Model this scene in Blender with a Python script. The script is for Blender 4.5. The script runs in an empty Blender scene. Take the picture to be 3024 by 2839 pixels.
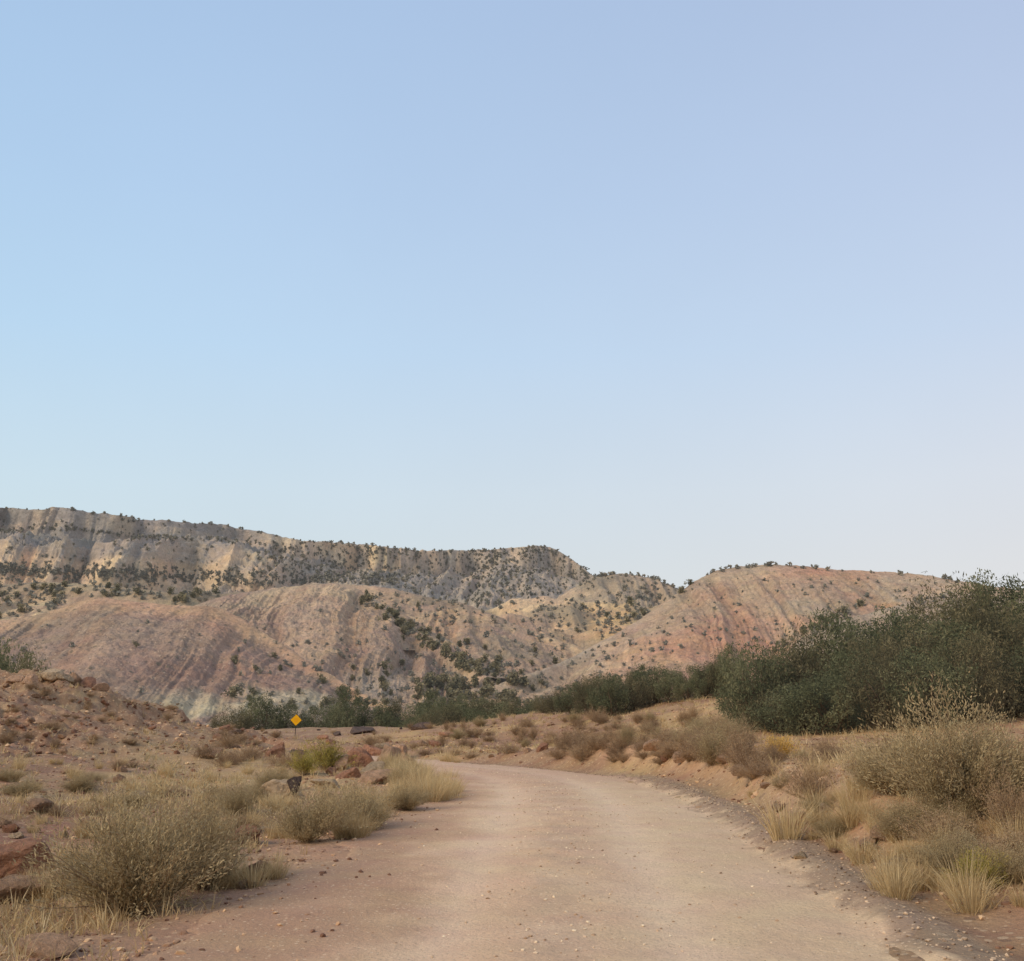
import bpy, math, random
import numpy as np
from mathutils import Vector
from mathutils.bvhtree import BVHTree

random.seed(7)
RNG = np.random.default_rng(11)
scene = bpy.context.scene
C = scene.collection

# ------------------------------------------------------------------ camera model
F = 1133.0
HY = 780.0                                   # row of the true horizon
CAMZ = 1.6
P = math.atan((HY - 532.0) / F)
cP, sP = math.cos(P), math.sin(P)

def se(px, py):
    xc = (np.asarray(px, float) - 566.5) / F
    yc = (532.0 - np.asarray(py, float)) / F
    den = cP - yc * sP
    return xc / den, (sP + yc * cP) / den

def at(px, py, Y):
    s, e = se(px, py)
    return s * Y, Y, CAMZ + e * Y

def proj(x, y, z):
    zz = z - CAMZ
    fw = y * cP + zz * sP
    up = -y * sP + zz * cP
    fw = np.where(np.abs(fw) < 1e-3, 1e-3, fw)
    return 566.5 + F * x / fw, 532.0 - F * up / fw

# ------------------------------------------------------------------ noise
def _h(ix, iy, seed):
    h = (ix.astype(np.int64) * 374761393 + iy.astype(np.int64) * 668265263 + seed * 97471153) & 0xffffffff
    h = ((h ^ (h >> 13)) * 1274126177) & 0xffffffff
    h = h ^ (h >> 16)
    return h / 4294967296.0

def vn(x, y, seed=0):
    x = np.asarray(x, float); y = np.asarray(y, float)
    ix = np.floor(x); iy = np.floor(y)
    fx = x - ix; fy = y - iy
    fx = fx * fx * fx * (fx * (fx * 6 - 15) + 10); fy = fy * fy * fy * (fy * (fy * 6 - 15) + 10)
    a = _h(ix, iy, seed); b = _h(ix + 1, iy, seed)
    c = _h(ix, iy + 1, seed); d = _h(ix + 1, iy + 1, seed)
    return (a + (b - a) * fx) * (1 - fy) + (c + (d - c) * fx) * fy

def fbm(x, y, o=4, seed=0, ridged=False, gain=.5):
    t = 0; a = 1; n = 0
    for k in range(o):
        v = vn(x, y, seed + k * 17)
        if ridged: v = 1 - np.abs(2 * v - 1)
        t = t + v * a; n += a
        a *= gain; x = x * 2.03 + 3.1; y = y * 2.03 + 1.7
    return t / n                              # 0..1

def sm(a, b, x):
    t = np.clip((np.asarray(x, float) - a) / (b - a), 0, 1)
    return t * t * (3 - 2 * t)

def lin(c):
    c = np.asarray(c, float) / 255.0
    return np.where(c <= .04045, c / 12.92, ((c + .055) / 1.055) ** 2.4)

ALB = np.array([1.27, 1.20, 1.06])                                    # photo tone -> albedo
def col(r, g, b, k=1.0):
    return np.clip(lin((r, g, b)) * ALB * k, 0, .85)

def mixc(c, d, w):
    w = np.clip(np.asarray(w), 0, 1)[..., None]
    return c * (1 - w) + np.asarray(d) * w

def gp(px, py, cx, cy, rx, ry, rot=0):
    a = math.radians(rot); dx = px - cx; dy = py - cy
    u = dx * math.cos(a) + dy * math.sin(a); v = -dx * math.sin(a) + dy * math.cos(a)
    return np.exp(-(u / rx) ** 2 - (v / ry) ** 2)

# ------------------------------------------------------------------ mesh helpers
def mesh_from(name, V, Fc, smooth=True, tone=None, color=None):
    """V (n,3), Fc (m,4) or (m,3) int arrays -> mesh"""
    V = np.asarray(V, np.float32); Fc = np.asarray(Fc, np.int32)
    m = bpy.data.meshes.new(name)
    k = Fc.shape[1]
    m.vertices.add(len(V)); m.vertices.foreach_set('co', V.ravel())
    m.loops.add(len(Fc) * k); m.loops.foreach_set('vertex_index', Fc.ravel())
    m.polygons.add(len(Fc)); m.polygons.foreach_set('loop_start', np.arange(0, len(Fc) * k, k, dtype=np.int32))
    m.polygons.foreach_set('loop_total', np.full(len(Fc), k, np.int32))
    m.polygons.foreach_set('use_smooth', np.full(len(Fc), smooth, bool))
    if tone is not None:
        a = m.attributes.new('tone', 'FLOAT', 'POINT'); a.data.foreach_set('value', np.asarray(tone, np.float32))
    if color is not None:
        a = m.attributes.new('tint', 'FLOAT_COLOR', 'POINT')
        cc = np.ones((len(V), 4), np.float32); cc[:, :3] = color
        a.data.foreach_set('color', cc.ravel())
    m.update(calc_edges=True); m.validate()
    return m

def link(name, m, mat=None, parent=None, loc=None):
    o = bpy.data.objects.new(name, m)
    if mat is not None and m is not None and not m.materials: m.materials.append(mat)
    C.objects.link(o)
    if parent is not None: o.parent = parent
    if loc is not None: o.location = loc
    return o

def tag(o, label=None, cat=None, group=None, kind=None):
    if label: o['label'] = label
    if cat: o['category'] = cat
    if group: o['group'] = group
    if kind: o['kind'] = kind
    return o

def dup(root, name=None):
    r = root.copy(); C.objects.link(r)
    if name: r.name = name
    for ch in root.children:
        c = ch.copy(); C.objects.link(c); c.parent = r
        c.matrix_parent_inverse = ch.matrix_parent_inverse.copy()
    return r

# ------------------------------------------------------------------ materials
def newmat(name):
    m = bpy.data.materials.new(name); m.use_nodes = True
    nt = m.node_tree; b = nt.nodes['Principled BSDF']
    b.inputs['Roughness'].default_value = .95
    b.inputs['Specular IOR Level'].default_value = .12
    return m, nt, b

def N(nt, t, **kw):
    n = nt.nodes.new(t)
    for k, v in kw.items():
        if k in n.inputs: n.inputs[k].default_value = v
        else: setattr(n, k, v)
    return n

def math_node(nt, op, a, b=None):
    n = nt.nodes.new('ShaderNodeMath'); n.operation = op
    for i, v in enumerate((a, b)):
        if v is None: continue
        if isinstance(v, (int, float)): n.inputs[i].default_value = v
        else: nt.links.new(v, n.inputs[i])
    return n.outputs[0]

def haze_glow(b, k):  # constant surface emission standing in for aerial haze
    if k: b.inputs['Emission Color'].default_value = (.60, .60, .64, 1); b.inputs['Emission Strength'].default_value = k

def terrain_mat(name, scales=((.06, .35), (.5, .3), (3., .2)), bump=((.4, .5),), hue=.02, speck=None, haze_k=0):
    """tint attribute x layered noise; bump from noise"""
    m, nt, b = newmat(name)
    L = nt.links.new
    at_ = N(nt, 'ShaderNodeAttribute', attribute_name='tint')
    geo = N(nt, 'ShaderNodeNewGeometry')
    val = None
    for sc, am in scales:
        n = N(nt, 'ShaderNodeTexNoise', Scale=sc, Detail=6.0, Roughness=.62)
        L(geo.outputs['Position'], n.inputs['Vector'])
        v = math_node(nt, 'ADD', math_node(nt, 'MULTIPLY', math_node(nt, 'SUBTRACT', n.outputs['Fac'], .5), am * 2.6), 1.0)
        val = v if val is None else math_node(nt, 'MULTIPLY', val, v)
    hs = N(nt, 'ShaderNodeHueSaturation')
    L(at_.outputs['Color'], hs.inputs['Color'])
    n2 = N(nt, 'ShaderNodeTexNoise', Scale=scales[0][0] * 3, Detail=4.0)
    L(geo.outputs['Position'], n2.inputs['Vector'])
    L(math_node(nt, 'ADD', math_node(nt, 'MULTIPLY', math_node(nt, 'SUBTRACT', n2.outputs['Fac'], .5), hue * 4), .5), hs.inputs['Hue'])
    L(val, hs.inputs['Value'])
    out = hs.outputs['Color']
    if speck:
        for sc, thr, c, fac in speck:
            vo = N(nt, 'ShaderNodeTexVoronoi', Scale=sc); vo.inputs['Randomness'].default_value = 1.0
            L(geo.outputs['Position'], vo.inputs['Vector'])
            sep = N(nt, 'ShaderNodeSeparateColor'); L(vo.outputs['Color'], sep.inputs['Color'])
            lim = math_node(nt, 'MULTIPLY', sep.outputs[0], thr)
            msk = math_node(nt, 'MULTIPLY', math_node(nt, 'LESS_THAN', vo.outputs['Distance'], lim), fac)
            mx = N(nt, 'ShaderNodeMix', data_type='RGBA'); L(msk, mx.inputs['Factor'])
            L(out, mx.inputs['A']); mx.inputs['B'].default_value = (*c, 1)
            out = mx.outputs['Result']
    L(out, b.inputs['Base Color']); haze_glow(b, haze_k)
    prev = None
    for sc, dist in bump:
        n = N(nt, 'ShaderNodeTexNoise', Scale=sc, Detail=8.0, Roughness=.65)
        L(geo.outputs['Position'], n.inputs['Vector'])
        bp = N(nt, 'ShaderNodeBump', Strength=1.0, Distance=dist)
        L(n.outputs['Fac'], bp.inputs['Height'])
        if prev is not None: L(prev, bp.inputs['Normal'])
        prev = bp.outputs['Normal']
    if prev is not None: L(prev, b.inputs['Normal'])
    return m

def leaf_mat(name, ramp, objvar=.12, trans=.25, haze_k=0):
    """colour from per-leaf 'tone' plus a little per-object variation"""
    m, nt, b = newmat(name); L = nt.links.new
    a = N(nt, 'ShaderNodeAttribute', attribute_name='tone')
    oi = N(nt, 'ShaderNodeObjectInfo')
    v = math_node(nt, 'ADD', a.outputs['Fac'], math_node(nt, 'MULTIPLY', math_node(nt, 'SUBTRACT', oi.outputs['Random'], .5), objvar * 2))
    cr = N(nt, 'ShaderNodeValToRGB')
    els = cr.color_ramp.elements
    while len(els) < len(ramp): els.new(.5)
    for e_, (p_, c_) in zip(els, ramp):
        e_.position = p_; e_.color = (*c_, 1)
    L(v, cr.inputs['Fac']); L(cr.outputs['Color'], b.inputs['Base Color']); haze_glow(b, haze_k)
    if trans:
        tr = N(nt, 'ShaderNodeBsdfTranslucent'); L(cr.outputs['Color'], tr.inputs['Color'])
        mx = N(nt, 'ShaderNodeMixShader'); mx.inputs[0].default_value = trans
        L(b.outputs[0], mx.inputs[1]); L(tr.outputs[0], mx.inputs[2])
        L(mx.outputs[0], nt.nodes['Material Output'].inputs['Surface'])
    return m

def plain_mat(name, c, rough=.9, nscale=6., nvar=.35, bump=None):
    m, nt, b = newmat(name); L = nt.links.new
    b.inputs['Roughness'].default_value = rough
    tc = N(nt, 'ShaderNodeTexCoord'); oi = N(nt, 'ShaderNodeObjectInfo')
    n = N(nt, 'ShaderNodeTexNoise', Scale=nscale, Detail=8.0, Roughness=.65)
    L(tc.outputs['Object'], n.inputs['Vector'])
    hs = N(nt, 'ShaderNodeHueSaturation'); hs.inputs['Color'].default_value = (*c, 1)
    v = math_node(nt, 'ADD', math_node(nt, 'MULTIPLY', math_node(nt, 'SUBTRACT', n.outputs['Fac'], .5), nvar * 2.6), 1.0)
    v = math_node(nt, 'MULTIPLY', v, math_node(nt, 'ADD', math_node(nt, 'MULTIPLY', oi.outputs['Random'], .4), .8))
    L(v, hs.inputs['Value']); L(hs.outputs['Color'], b.inputs['Base Color'])
    if bump:
        n2 = N(nt, 'ShaderNodeTexNoise', Scale=bump[0], Detail=8.0, Roughness=.7)
        L(tc.outputs['Object'], n2.inputs['Vector'])
        bp = N(nt, 'ShaderNodeBump', Strength=1.0, Distance=bump[1])
        L(n2.outputs['Fac'], bp.inputs['Height']); L(bp.outputs['Normal'], b.inputs['Normal'])
    return m

# ------------------------------------------------------------------ near ground
ROAD = np.array([(.3, -12), (.3, 0), (.35, 6), (.6, 11), (.8, 16), (.8, 21), (.2, 27), (-1.6, 32.5), (-4.8, 38), (-9.5, 43.5), (-16.5, 49.5), (-26, 56), (-37, 64), (-52, 72)], float)
def spline(pts, n):
    out = []
    for i in range(len(pts) - 1):
        p0 = pts[max(i - 1, 0)]; p1 = pts[i]; p2 = pts[i + 1]; p3 = pts[min(i + 2, len(pts) - 1)]
        for k in range(n):
            t = k / n
            out.append(.5 * ((2 * p1) + (-p0 + p2) * t + (2 * p0 - 5 * p1 + 4 * p2 - p3) * t * t + (-p0 + 3 * p1 - 3 * p2 + p3) * t ** 3))
    out.append(pts[-1]); return np.array(out)
RC = spline(ROAD, 16)
RT = np.gradient(RC, axis=0); RT /= np.linalg.norm(RT, axis=1)[:, None]
RN = np.stack([RT[:, 1], -RT[:, 0]], 1)      # points right
RS = np.concatenate([[0], np.cumsum(np.linalg.norm(np.diff(RC, axis=0), axis=1))])
def road_z(y_or_s_index):
    y = RC[y_or_s_index, 1]
    return -.42 * sm(14, 40, y) - .9 * sm(40, 66, y)
RZ = road_z(np.arange(len(RC)))
HALF = 2.1

def road_coord(x, y):
    x = np.asarray(x, float).ravel(); y = np.asarray(y, float).ravel()
    d = np.empty(len(x)); idx = np.empty(len(x), int)
    for a in range(0, len(x), 20000):
        b = a + 20000
        D = (x[a:b, None] - RC[None, :, 0]) ** 2 + (y[a:b, None] - RC[None, :, 1]) ** 2
        k = D.argmin(1); idx[a:b] = k
        d[a:b] = (x[a:b] - RC[k, 0]) * RN[k, 0] + (y[a:b] - RC[k, 1]) * RN[k, 1]
        far = np.sqrt(D[np.arange(len(k)), k]); d[a:b] = np.where(np.abs(d[a:b]) < far * .98, np.sign(d[a:b] + 1e-9) * far, d[a:b])
    return d, idx

_cp = []
for w in [(-3, 3, 0), (-6, 5, .05), (-8, 12, .12), (-4, 12, .06), (-5, 20, -.05), (-10, 20, .15), (0, 0, 0), (4, 0, .1), (-15, -3, .2), (8, -3, .4), (0, 15, -.02), (0, 8, 0)]:
    _cp.append(w)
for q in [(0, 748, 42), (60, 749, 42), (110, 763, 43), (150, 777, 44), (190, 790, 45), (240, 808, 47), (-120, 742, 44), (-300, 742, 46),
          (0, 800, 32), (80, 800, 33), (0, 845, 25), (100, 842, 27), (200, 833, 31), (290, 827, 38),
          (400, 842, 32), (330, 826, 68), (250, 822, 60), (330, 806, 92), (260, 809, 88), (420, 805, 92), (480, 807, 88), (560, 800, 88), (600, 789, 78), (640, 785, 74), (700, 778, 65), (760, 772, 58), (800, 768, 52),
          (540, 824, 50), (600, 818, 50), (680, 815, 42), (740, 815, 36), (780, 800, 40), (790, 830, 27), (830, 814, 30), (930, 815, 28), (1030, 808, 27), (1133, 797, 27), (1300, 780, 28), (1500, 770, 30),
          (800, 862, 20), (870, 860, 18), (960, 868, 15), (960, 950, 9.8), (1060, 890, 12), (1133, 880, 11.5), (1133, 990, 8.2), (1250, 880, 12), (1300, 1000, 7.5)]:
    _cp.append(at(*q))
for s_, Y_, z_ in [(-.6, 75, -1), (-.4, 75, -1), (-.6, 130, -4), (-.35, 130, -4.5), (-.1, 130, -4.5), (.05, 130, -3), (.2, 110, 1), (.4, 70, 3.2), (.7, 70, 4), (.4, 130, 2), (.7, 130, 2),
                   (-.6, 240, -2), (-.2, 240, -3), (.1, 240, -2), (.5, 240, 0), (-.6, 700, 0), (0, 700, 0), (.6, 700, 0), (-.8, 3000, 0), (0, 3000, 0), (.8, 3000, 0),
                   (-2.5, 40, 3), (2.5, 40, 5), (-2.5, 300, 3), (2.5, 300, 4)]:
    _cp.append((s_ * Y_, Y_, z_))
_cp = np.array([[float(v) for v in p] for p in _cp])
def uw(x, y):
    yy = np.maximum(y + 6, .5)
    return np.stack([2.2 * x / yy, np.log(yy)], -1)
_U = uw(_cp[:, 0], _cp[:, 1])
def _k(r): return r
_A = _k(np.linalg.norm(_U[:, None] - _U[None], axis=2)) - np.eye(len(_U)) * .004
_M = np.zeros((len(_U) + 3, len(_U) + 3)); _M[:len(_U), :len(_U)] = _A
_M[:len(_U), -3] = 1; _M[:len(_U), -2:] = _U; _M[-3, :len(_U)] = 1; _M[-2:, :len(_U)] = _U.T
_W = np.linalg.solve(_M, np.concatenate([_cp[:, 2], np.zeros(3)]))

def gh(x, y, full=False, detail=True):
    shp = np.shape(x); x = np.asarray(x, float).ravel(); y = np.asarray(y, float).ravel()
    z = np.empty(len(x))
    for a in range(0, len(x), 20000):
        b = a + 20000
        u = uw(x[a:b], y[a:b])
        z[a:b] = _k(np.linalg.norm(u[:, None] - _U[None], axis=2)) @ _W[:len(_U)] + _W[-3] + u @ _W[-2:]
    d, k = road_coord(x, y)
    zr = RZ[k]
    # lumpy natural ground
    n1 = fbm(x * .22, y * .22, 4, 3) - .5
    n2 = fbm(x * 1.3, y * 1.3, 4, 5) - .5
    hill = sm(-9, -14, x) * sm(20, 30, y) * sm(75, 50, y)
    z = z + n1 * (.35 + .5 * hill) + n2 * (.12 + .55 * hill) + (fbm(x * 3.1, y * 3.1, 3, 6, True) - .5) * (.03 + .22 * hill)
    # right-hand cut bank
    right = sm(HALF + .45, HALF + 1.5, d)
    wb = sm(9, 15, y) * sm(38, 26, y)
    cut = (.30 * wb + .06) * right
    z = z + cut * sm(9, 3, d)
    # rills in the cut bank
    z = z - .06 * wb * sm(2.4, 3, d) * sm(5, 3.4, d) * fbm(x * 1.1, y * 1.1, 4, 9, True)
    # small graded windrow of loose gravel along the right edge
    berm = .09 * np.exp(-((d - 2.45) / .28) ** 2) * sm(30, 22, y)
    # shoulder on the left
    wl = .7 + 1.7 * sm(16, 6, y)
    lo = sm(HALF + wl, HALF + .1, -d) * (d < 0) + sm(HALF + 1.4, HALF + .2, d) * (d >= 0)
    z = z * (1 - lo) + (zr + n2 * .05) * lo + berm
    z = np.where(np.abs(d) < HALF, z - .07 * sm(HALF, HALF - .25, np.abs(d)), z)
    if full: return z, d, k
    return z.reshape(shp)

# screen ray -> point of the near ground
def hit(px, py, ymax=120):
    s, e = se(px, py)
    Y = np.exp(np.linspace(math.log(3.0), math.log(ymax), 900))
    g = gh(s * Y, Y); r = CAMZ + e * Y
    below = np.where(r <= g)[0]
    i = below[0] if len(below) else len(Y) - 1
    y = Y[i]; x = float(s * y)
    return x, float(y), float(gh(np.array([x]), np.array([y]))[0])

# ground grid (fan around a point behind the camera)
S_in = np.linspace(-.62, .62, 620)
S_out = np.array([.02 * 1.09 ** i for i in range(38)]).cumsum()
S_ = np.concatenate([(-.62 - S_out)[::-1], S_in, .62 + S_out])
lo_ = np.concatenate([np.linspace(math.log(.6), math.log(8), 60)[:-1], np.linspace(math.log(8), math.log(70), 380)[:-1], np.linspace(math.log(70), math.log(200), 90)[:-1], np.linspace(math.log(200), math.log(4000), 50)])
YY = np.exp(lo_) - 5
SS, YG = np.meshgrid(S_, YY)
XG = SS * (YG + 5)
Zg, Dg, Kg = gh(XG.ravel(), YG.ravel(), full=True)
# gentle foot of the terrain behind everything keeps the sheet going to the horizon
xg, yg = XG.ravel(), YG.ravel()
pxg, pyg = proj(xg, yg, Zg)
nb = fbm(xg * .12, yg * .12, 4, 31); nm = fbm(xg * .6, yg * .6, 4, 32); nf = fbm(xg * 2.6, yg * 2.6, 3, 33)
gc = np.empty((len(xg), 3)); gc[:] = col(150, 122, 98)
gc = mixc(gc, col(140, 108, 88), sm(.45, .6, nm))
gc = mixc(gc, col(172, 143, 106), sm(.42, .62, nb) * .8)
gc = mixc(gc, col(180, 150, 112), sm(.5, .7, nm * .6 + nb * .4) * .6)
hillk = sm(-7, -13, xg) * sm(24, 32, yg)
gc = mixc(gc, col(138, 108, 88), hillk * .85)
gc = mixc(gc, col(168, 140, 112), hillk * sm(.55, .7, nf) * .7)
# orange dry-grass flat beyond the bend
gc = mixc(gc, col(154, 120, 94), sm(34, 44, yg) * sm(-12, -4, xg) * .85)
gc = mixc(gc, col(142, 110, 90), sm(36, 46, yg) * sm(-12, -4, xg) * sm(.45, .6, nm) * .8)
gc = mixc(gc, col(184, 152, 108), sm(30, 40, yg) * sm(-12, -4, xg) * sm(.5, .62, nb) * .6)
# bank to the right of the road
rb = sm(HALF + .7, HALF + 1.4, Dg) * sm(36, 28, yg)
gc = mixc(gc, col(166, 130, 102), rb * .8)
gc = mixc(gc, col(190, 156, 116), rb * sm(.5, .65, nm) * .6)
gc = mixc(gc, col(152, 114, 90), rb * sm(.55, .68, fbm(xg * .5, yg * .5, 3, 40)) * .6)
gc = mixc(gc, col(184, 152, 122), sm(HALF + .7, HALF + 1.2, Dg) * sm(HALF + 3.2, HALF + 2, Dg) * sm(9, 13, yg) * sm(34, 26, yg) * .7)
# loose dark gravel at the right edge
gb = np.exp(-((Dg - 2.5 - .15 * (nm - .5)) / .22) ** 4) * sm(32, 24, yg)
gc = mixc(gc, col(150, 127, 108), gb * .9)
# left dirt shoulder
ls = sm(-HALF - 2.6, -HALF - 1.0, Dg) * sm(-HALF + .4, -HALF - .2, Dg) * sm(34, 24, yg)
gc = mixc(gc, col(167, 133, 109), ls * .97)
gc = mixc(gc, col(150, 120, 100), ls * sm(.45, .65, nm) * sm(-2.6, -3.4, Dg) * .5)
nu, nv = len(S_), len(YY)
ii = np.arange(nv - 1)[:, None] * nu + np.arange(nu - 1)[None]
FG = np.stack([ii, ii + 1, ii + 1 + nu, ii + nu], -1).reshape(-1, 4)
VG = np.stack([xg, yg, Zg], 1)
m_ground = terrain_mat('soil', ((.25, .12), (2.2, .16), (14., .22)), ((3., .06), (18., .03)), .012,
                       speck=[(9., .35, col(196, 170, 142), .55), (5., .33, col(110, 88, 76), .5), (22., .3, col(190, 160, 130), .5)])
ground = tag(link('ground', mesh_from('ground', VG, FG, True, color=gc), m_ground), kind='structure')
bvh_g = BVHTree.FromPolygons([tuple(v) for v in VG.tolist()], FG.tolist())

# road sheet
nc = 61
rows = []; rcol = []
q = np.linspace(-1, 1, nc)
for i in range(len(RC)):
    pass
fine = np.linspace(0, len(RC) - 1, len(RC) * 3)
rx = np.interp(fine, np.arange(len(RC)), RC[:, 0]); ry = np.interp(fine, np.arange(len(RC)), RC[:, 1])
rnx = np.interp(fine, np.arange(len(RC)), RN[:, 0]); rny = np.interp(fine, np.arange(len(RC)), RN[:, 1])
rz = np.interp(fine, np.arange(len(RC)), RZ); rs = np.interp(fine, np.arange(len(RC)), RS)
hw = HALF + .45 + (fbm(rs * .5, rs * 0, 4, 51) - .5) * .4 + (fbm(rs * 4, rs * 0, 3, 58) - .5) * .3
hw2 = HALF + .6 + (fbm(rs * .5, rs * 0, 4, 52) - .5) * .7 + (fbm(rs * 4, rs * 0, 3, 59) - .5) * .4
hw2 = hw2 - .55 * sm(14, 24, ry); hw = hw - .25 * sm(22, 30, ry)
W_ = np.where(q[None] > 0, hw[:, None] * q[None], hw2[:, None] * q[None])
RX = rx[:, None] + rnx[:, None] * W_; RY = ry[:, None] + rny[:, None] * W_
ST = np.repeat(rs[:, None], nc, 1)
und = (fbm(RX * .5, RY * .5, 4, 53) - .5)
ruts = -.018 * (np.exp(-((W_ + .95) / .3) ** 2) + np.exp(-((W_ - .75) / .3) ** 2))
RZZ = rz[:, None] + .05 * (1 - q[None] ** 2) + und * .05 + ruts + (fbm(RX * 4, RY * 4, 3, 55) - .5) * .012 
n_a = fbm(W_ * .8, ST * .08, 4, 56); n_b = fbm(RX * 1.1, RY * .9, 4, 57)
rc = np.empty((*RX.shape, 3)); rc[:] = col(194, 161, 133)
rc = mixc(rc, col(190, 164, 136), sm(-.6, .8, W_) * .8)
rc = mixc(rc, col(174, 142, 120), sm(.5, .68, n_a) * .35)
rc = mixc(rc, col(200, 174, 148), sm(.52, .7, n_b) * .35)
RZZ = RZZ + .006 * np.sin(ST * 9 + 3 * n_b) * sm(.4, .6, n_a) 
n_c = fbm(RX * 3.1, RY * 2.2, 4, 60)
trk = np.exp(-((W_ + .95) / .28) ** 2) + np.exp(-((W_ - .75) / .28) ** 2)
rc = mixc(rc, col(204, 178, 154), trk * (.4 + .35 * n_a))
rc = mixc(rc, col(168, 142, 122), np.exp(-((W_ + .1) / .35) ** 2) * sm(.4, .65, n_c) * .5)
rc = mixc(rc, col(160, 128, 105), sm(-.8, -2.2, W_ + (n_b - .5) * 1.1 + (n_c - .5) * .6))
rc = rc * 1.1
rc = mixc(rc, col(152, 128, 108), sm(2.08, 2.3, W_ + (n_c - .5) * .5 + (n_b - .5) * .3 + (fbm(RX * 9, RY * 6, 2, 61) - .5) * .35))
edge = sm(1.9, 2.3, np.abs(W_))
RZZ = RZZ * (1 - edge) + (gh(RX, RY) + .012 - .05 * sm(.96, 1, np.abs(q))[None]) * edge
rc = mixc(rc, col(180, 144, 126), sm(20, 28, RY) * .5)
ii = np.arange(len(fine) - 1)[:, None] * nc + np.arange(nc - 1)[None]
FR = np.stack([ii, ii + 1, ii + 1 + nc, ii + nc], -1).reshape(-1, 4)
m_road = terrain_mat('packed_dirt', ((.5, .08), (3., .10), (25., .16)), ((5., .03), (30., .016)), .008,
                     speck=[(20., .27, col(214, 190, 162), .65), (34., .3, col(150, 124, 106), .55), (11., .2, col(205, 180, 150), .5)])
tag(link('road', mesh_from('road', np.stack([RX, RY, RZZ], -1).reshape(-1, 3), FR, True, color=rc.reshape(-1, 3)), m_road), kind='structure')

# ------------------------------------------------------------------ hills
BVHS = [('ground', bvh_g)]
def interp_pts(pts, s):
    a = np.array([[*se(p[0], p[1]), p[2]] for p in pts], float)
    o = np.argsort(a[:, 0]); a = a[o]
    # smooth piecewise-linear: average of shifted lookups
    w = .006
    e = sum(np.interp(s + k * w, a[:, 0], a[:, 1]) for k in (-1, -.5, 0, .5, 1)) / 5
    Y = sum(np.interp(s + k * w * 3, a[:, 0], a[:, 2]) for k in (-1, -.5, 0, .5, 1)) / 5
    return e, Y

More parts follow.
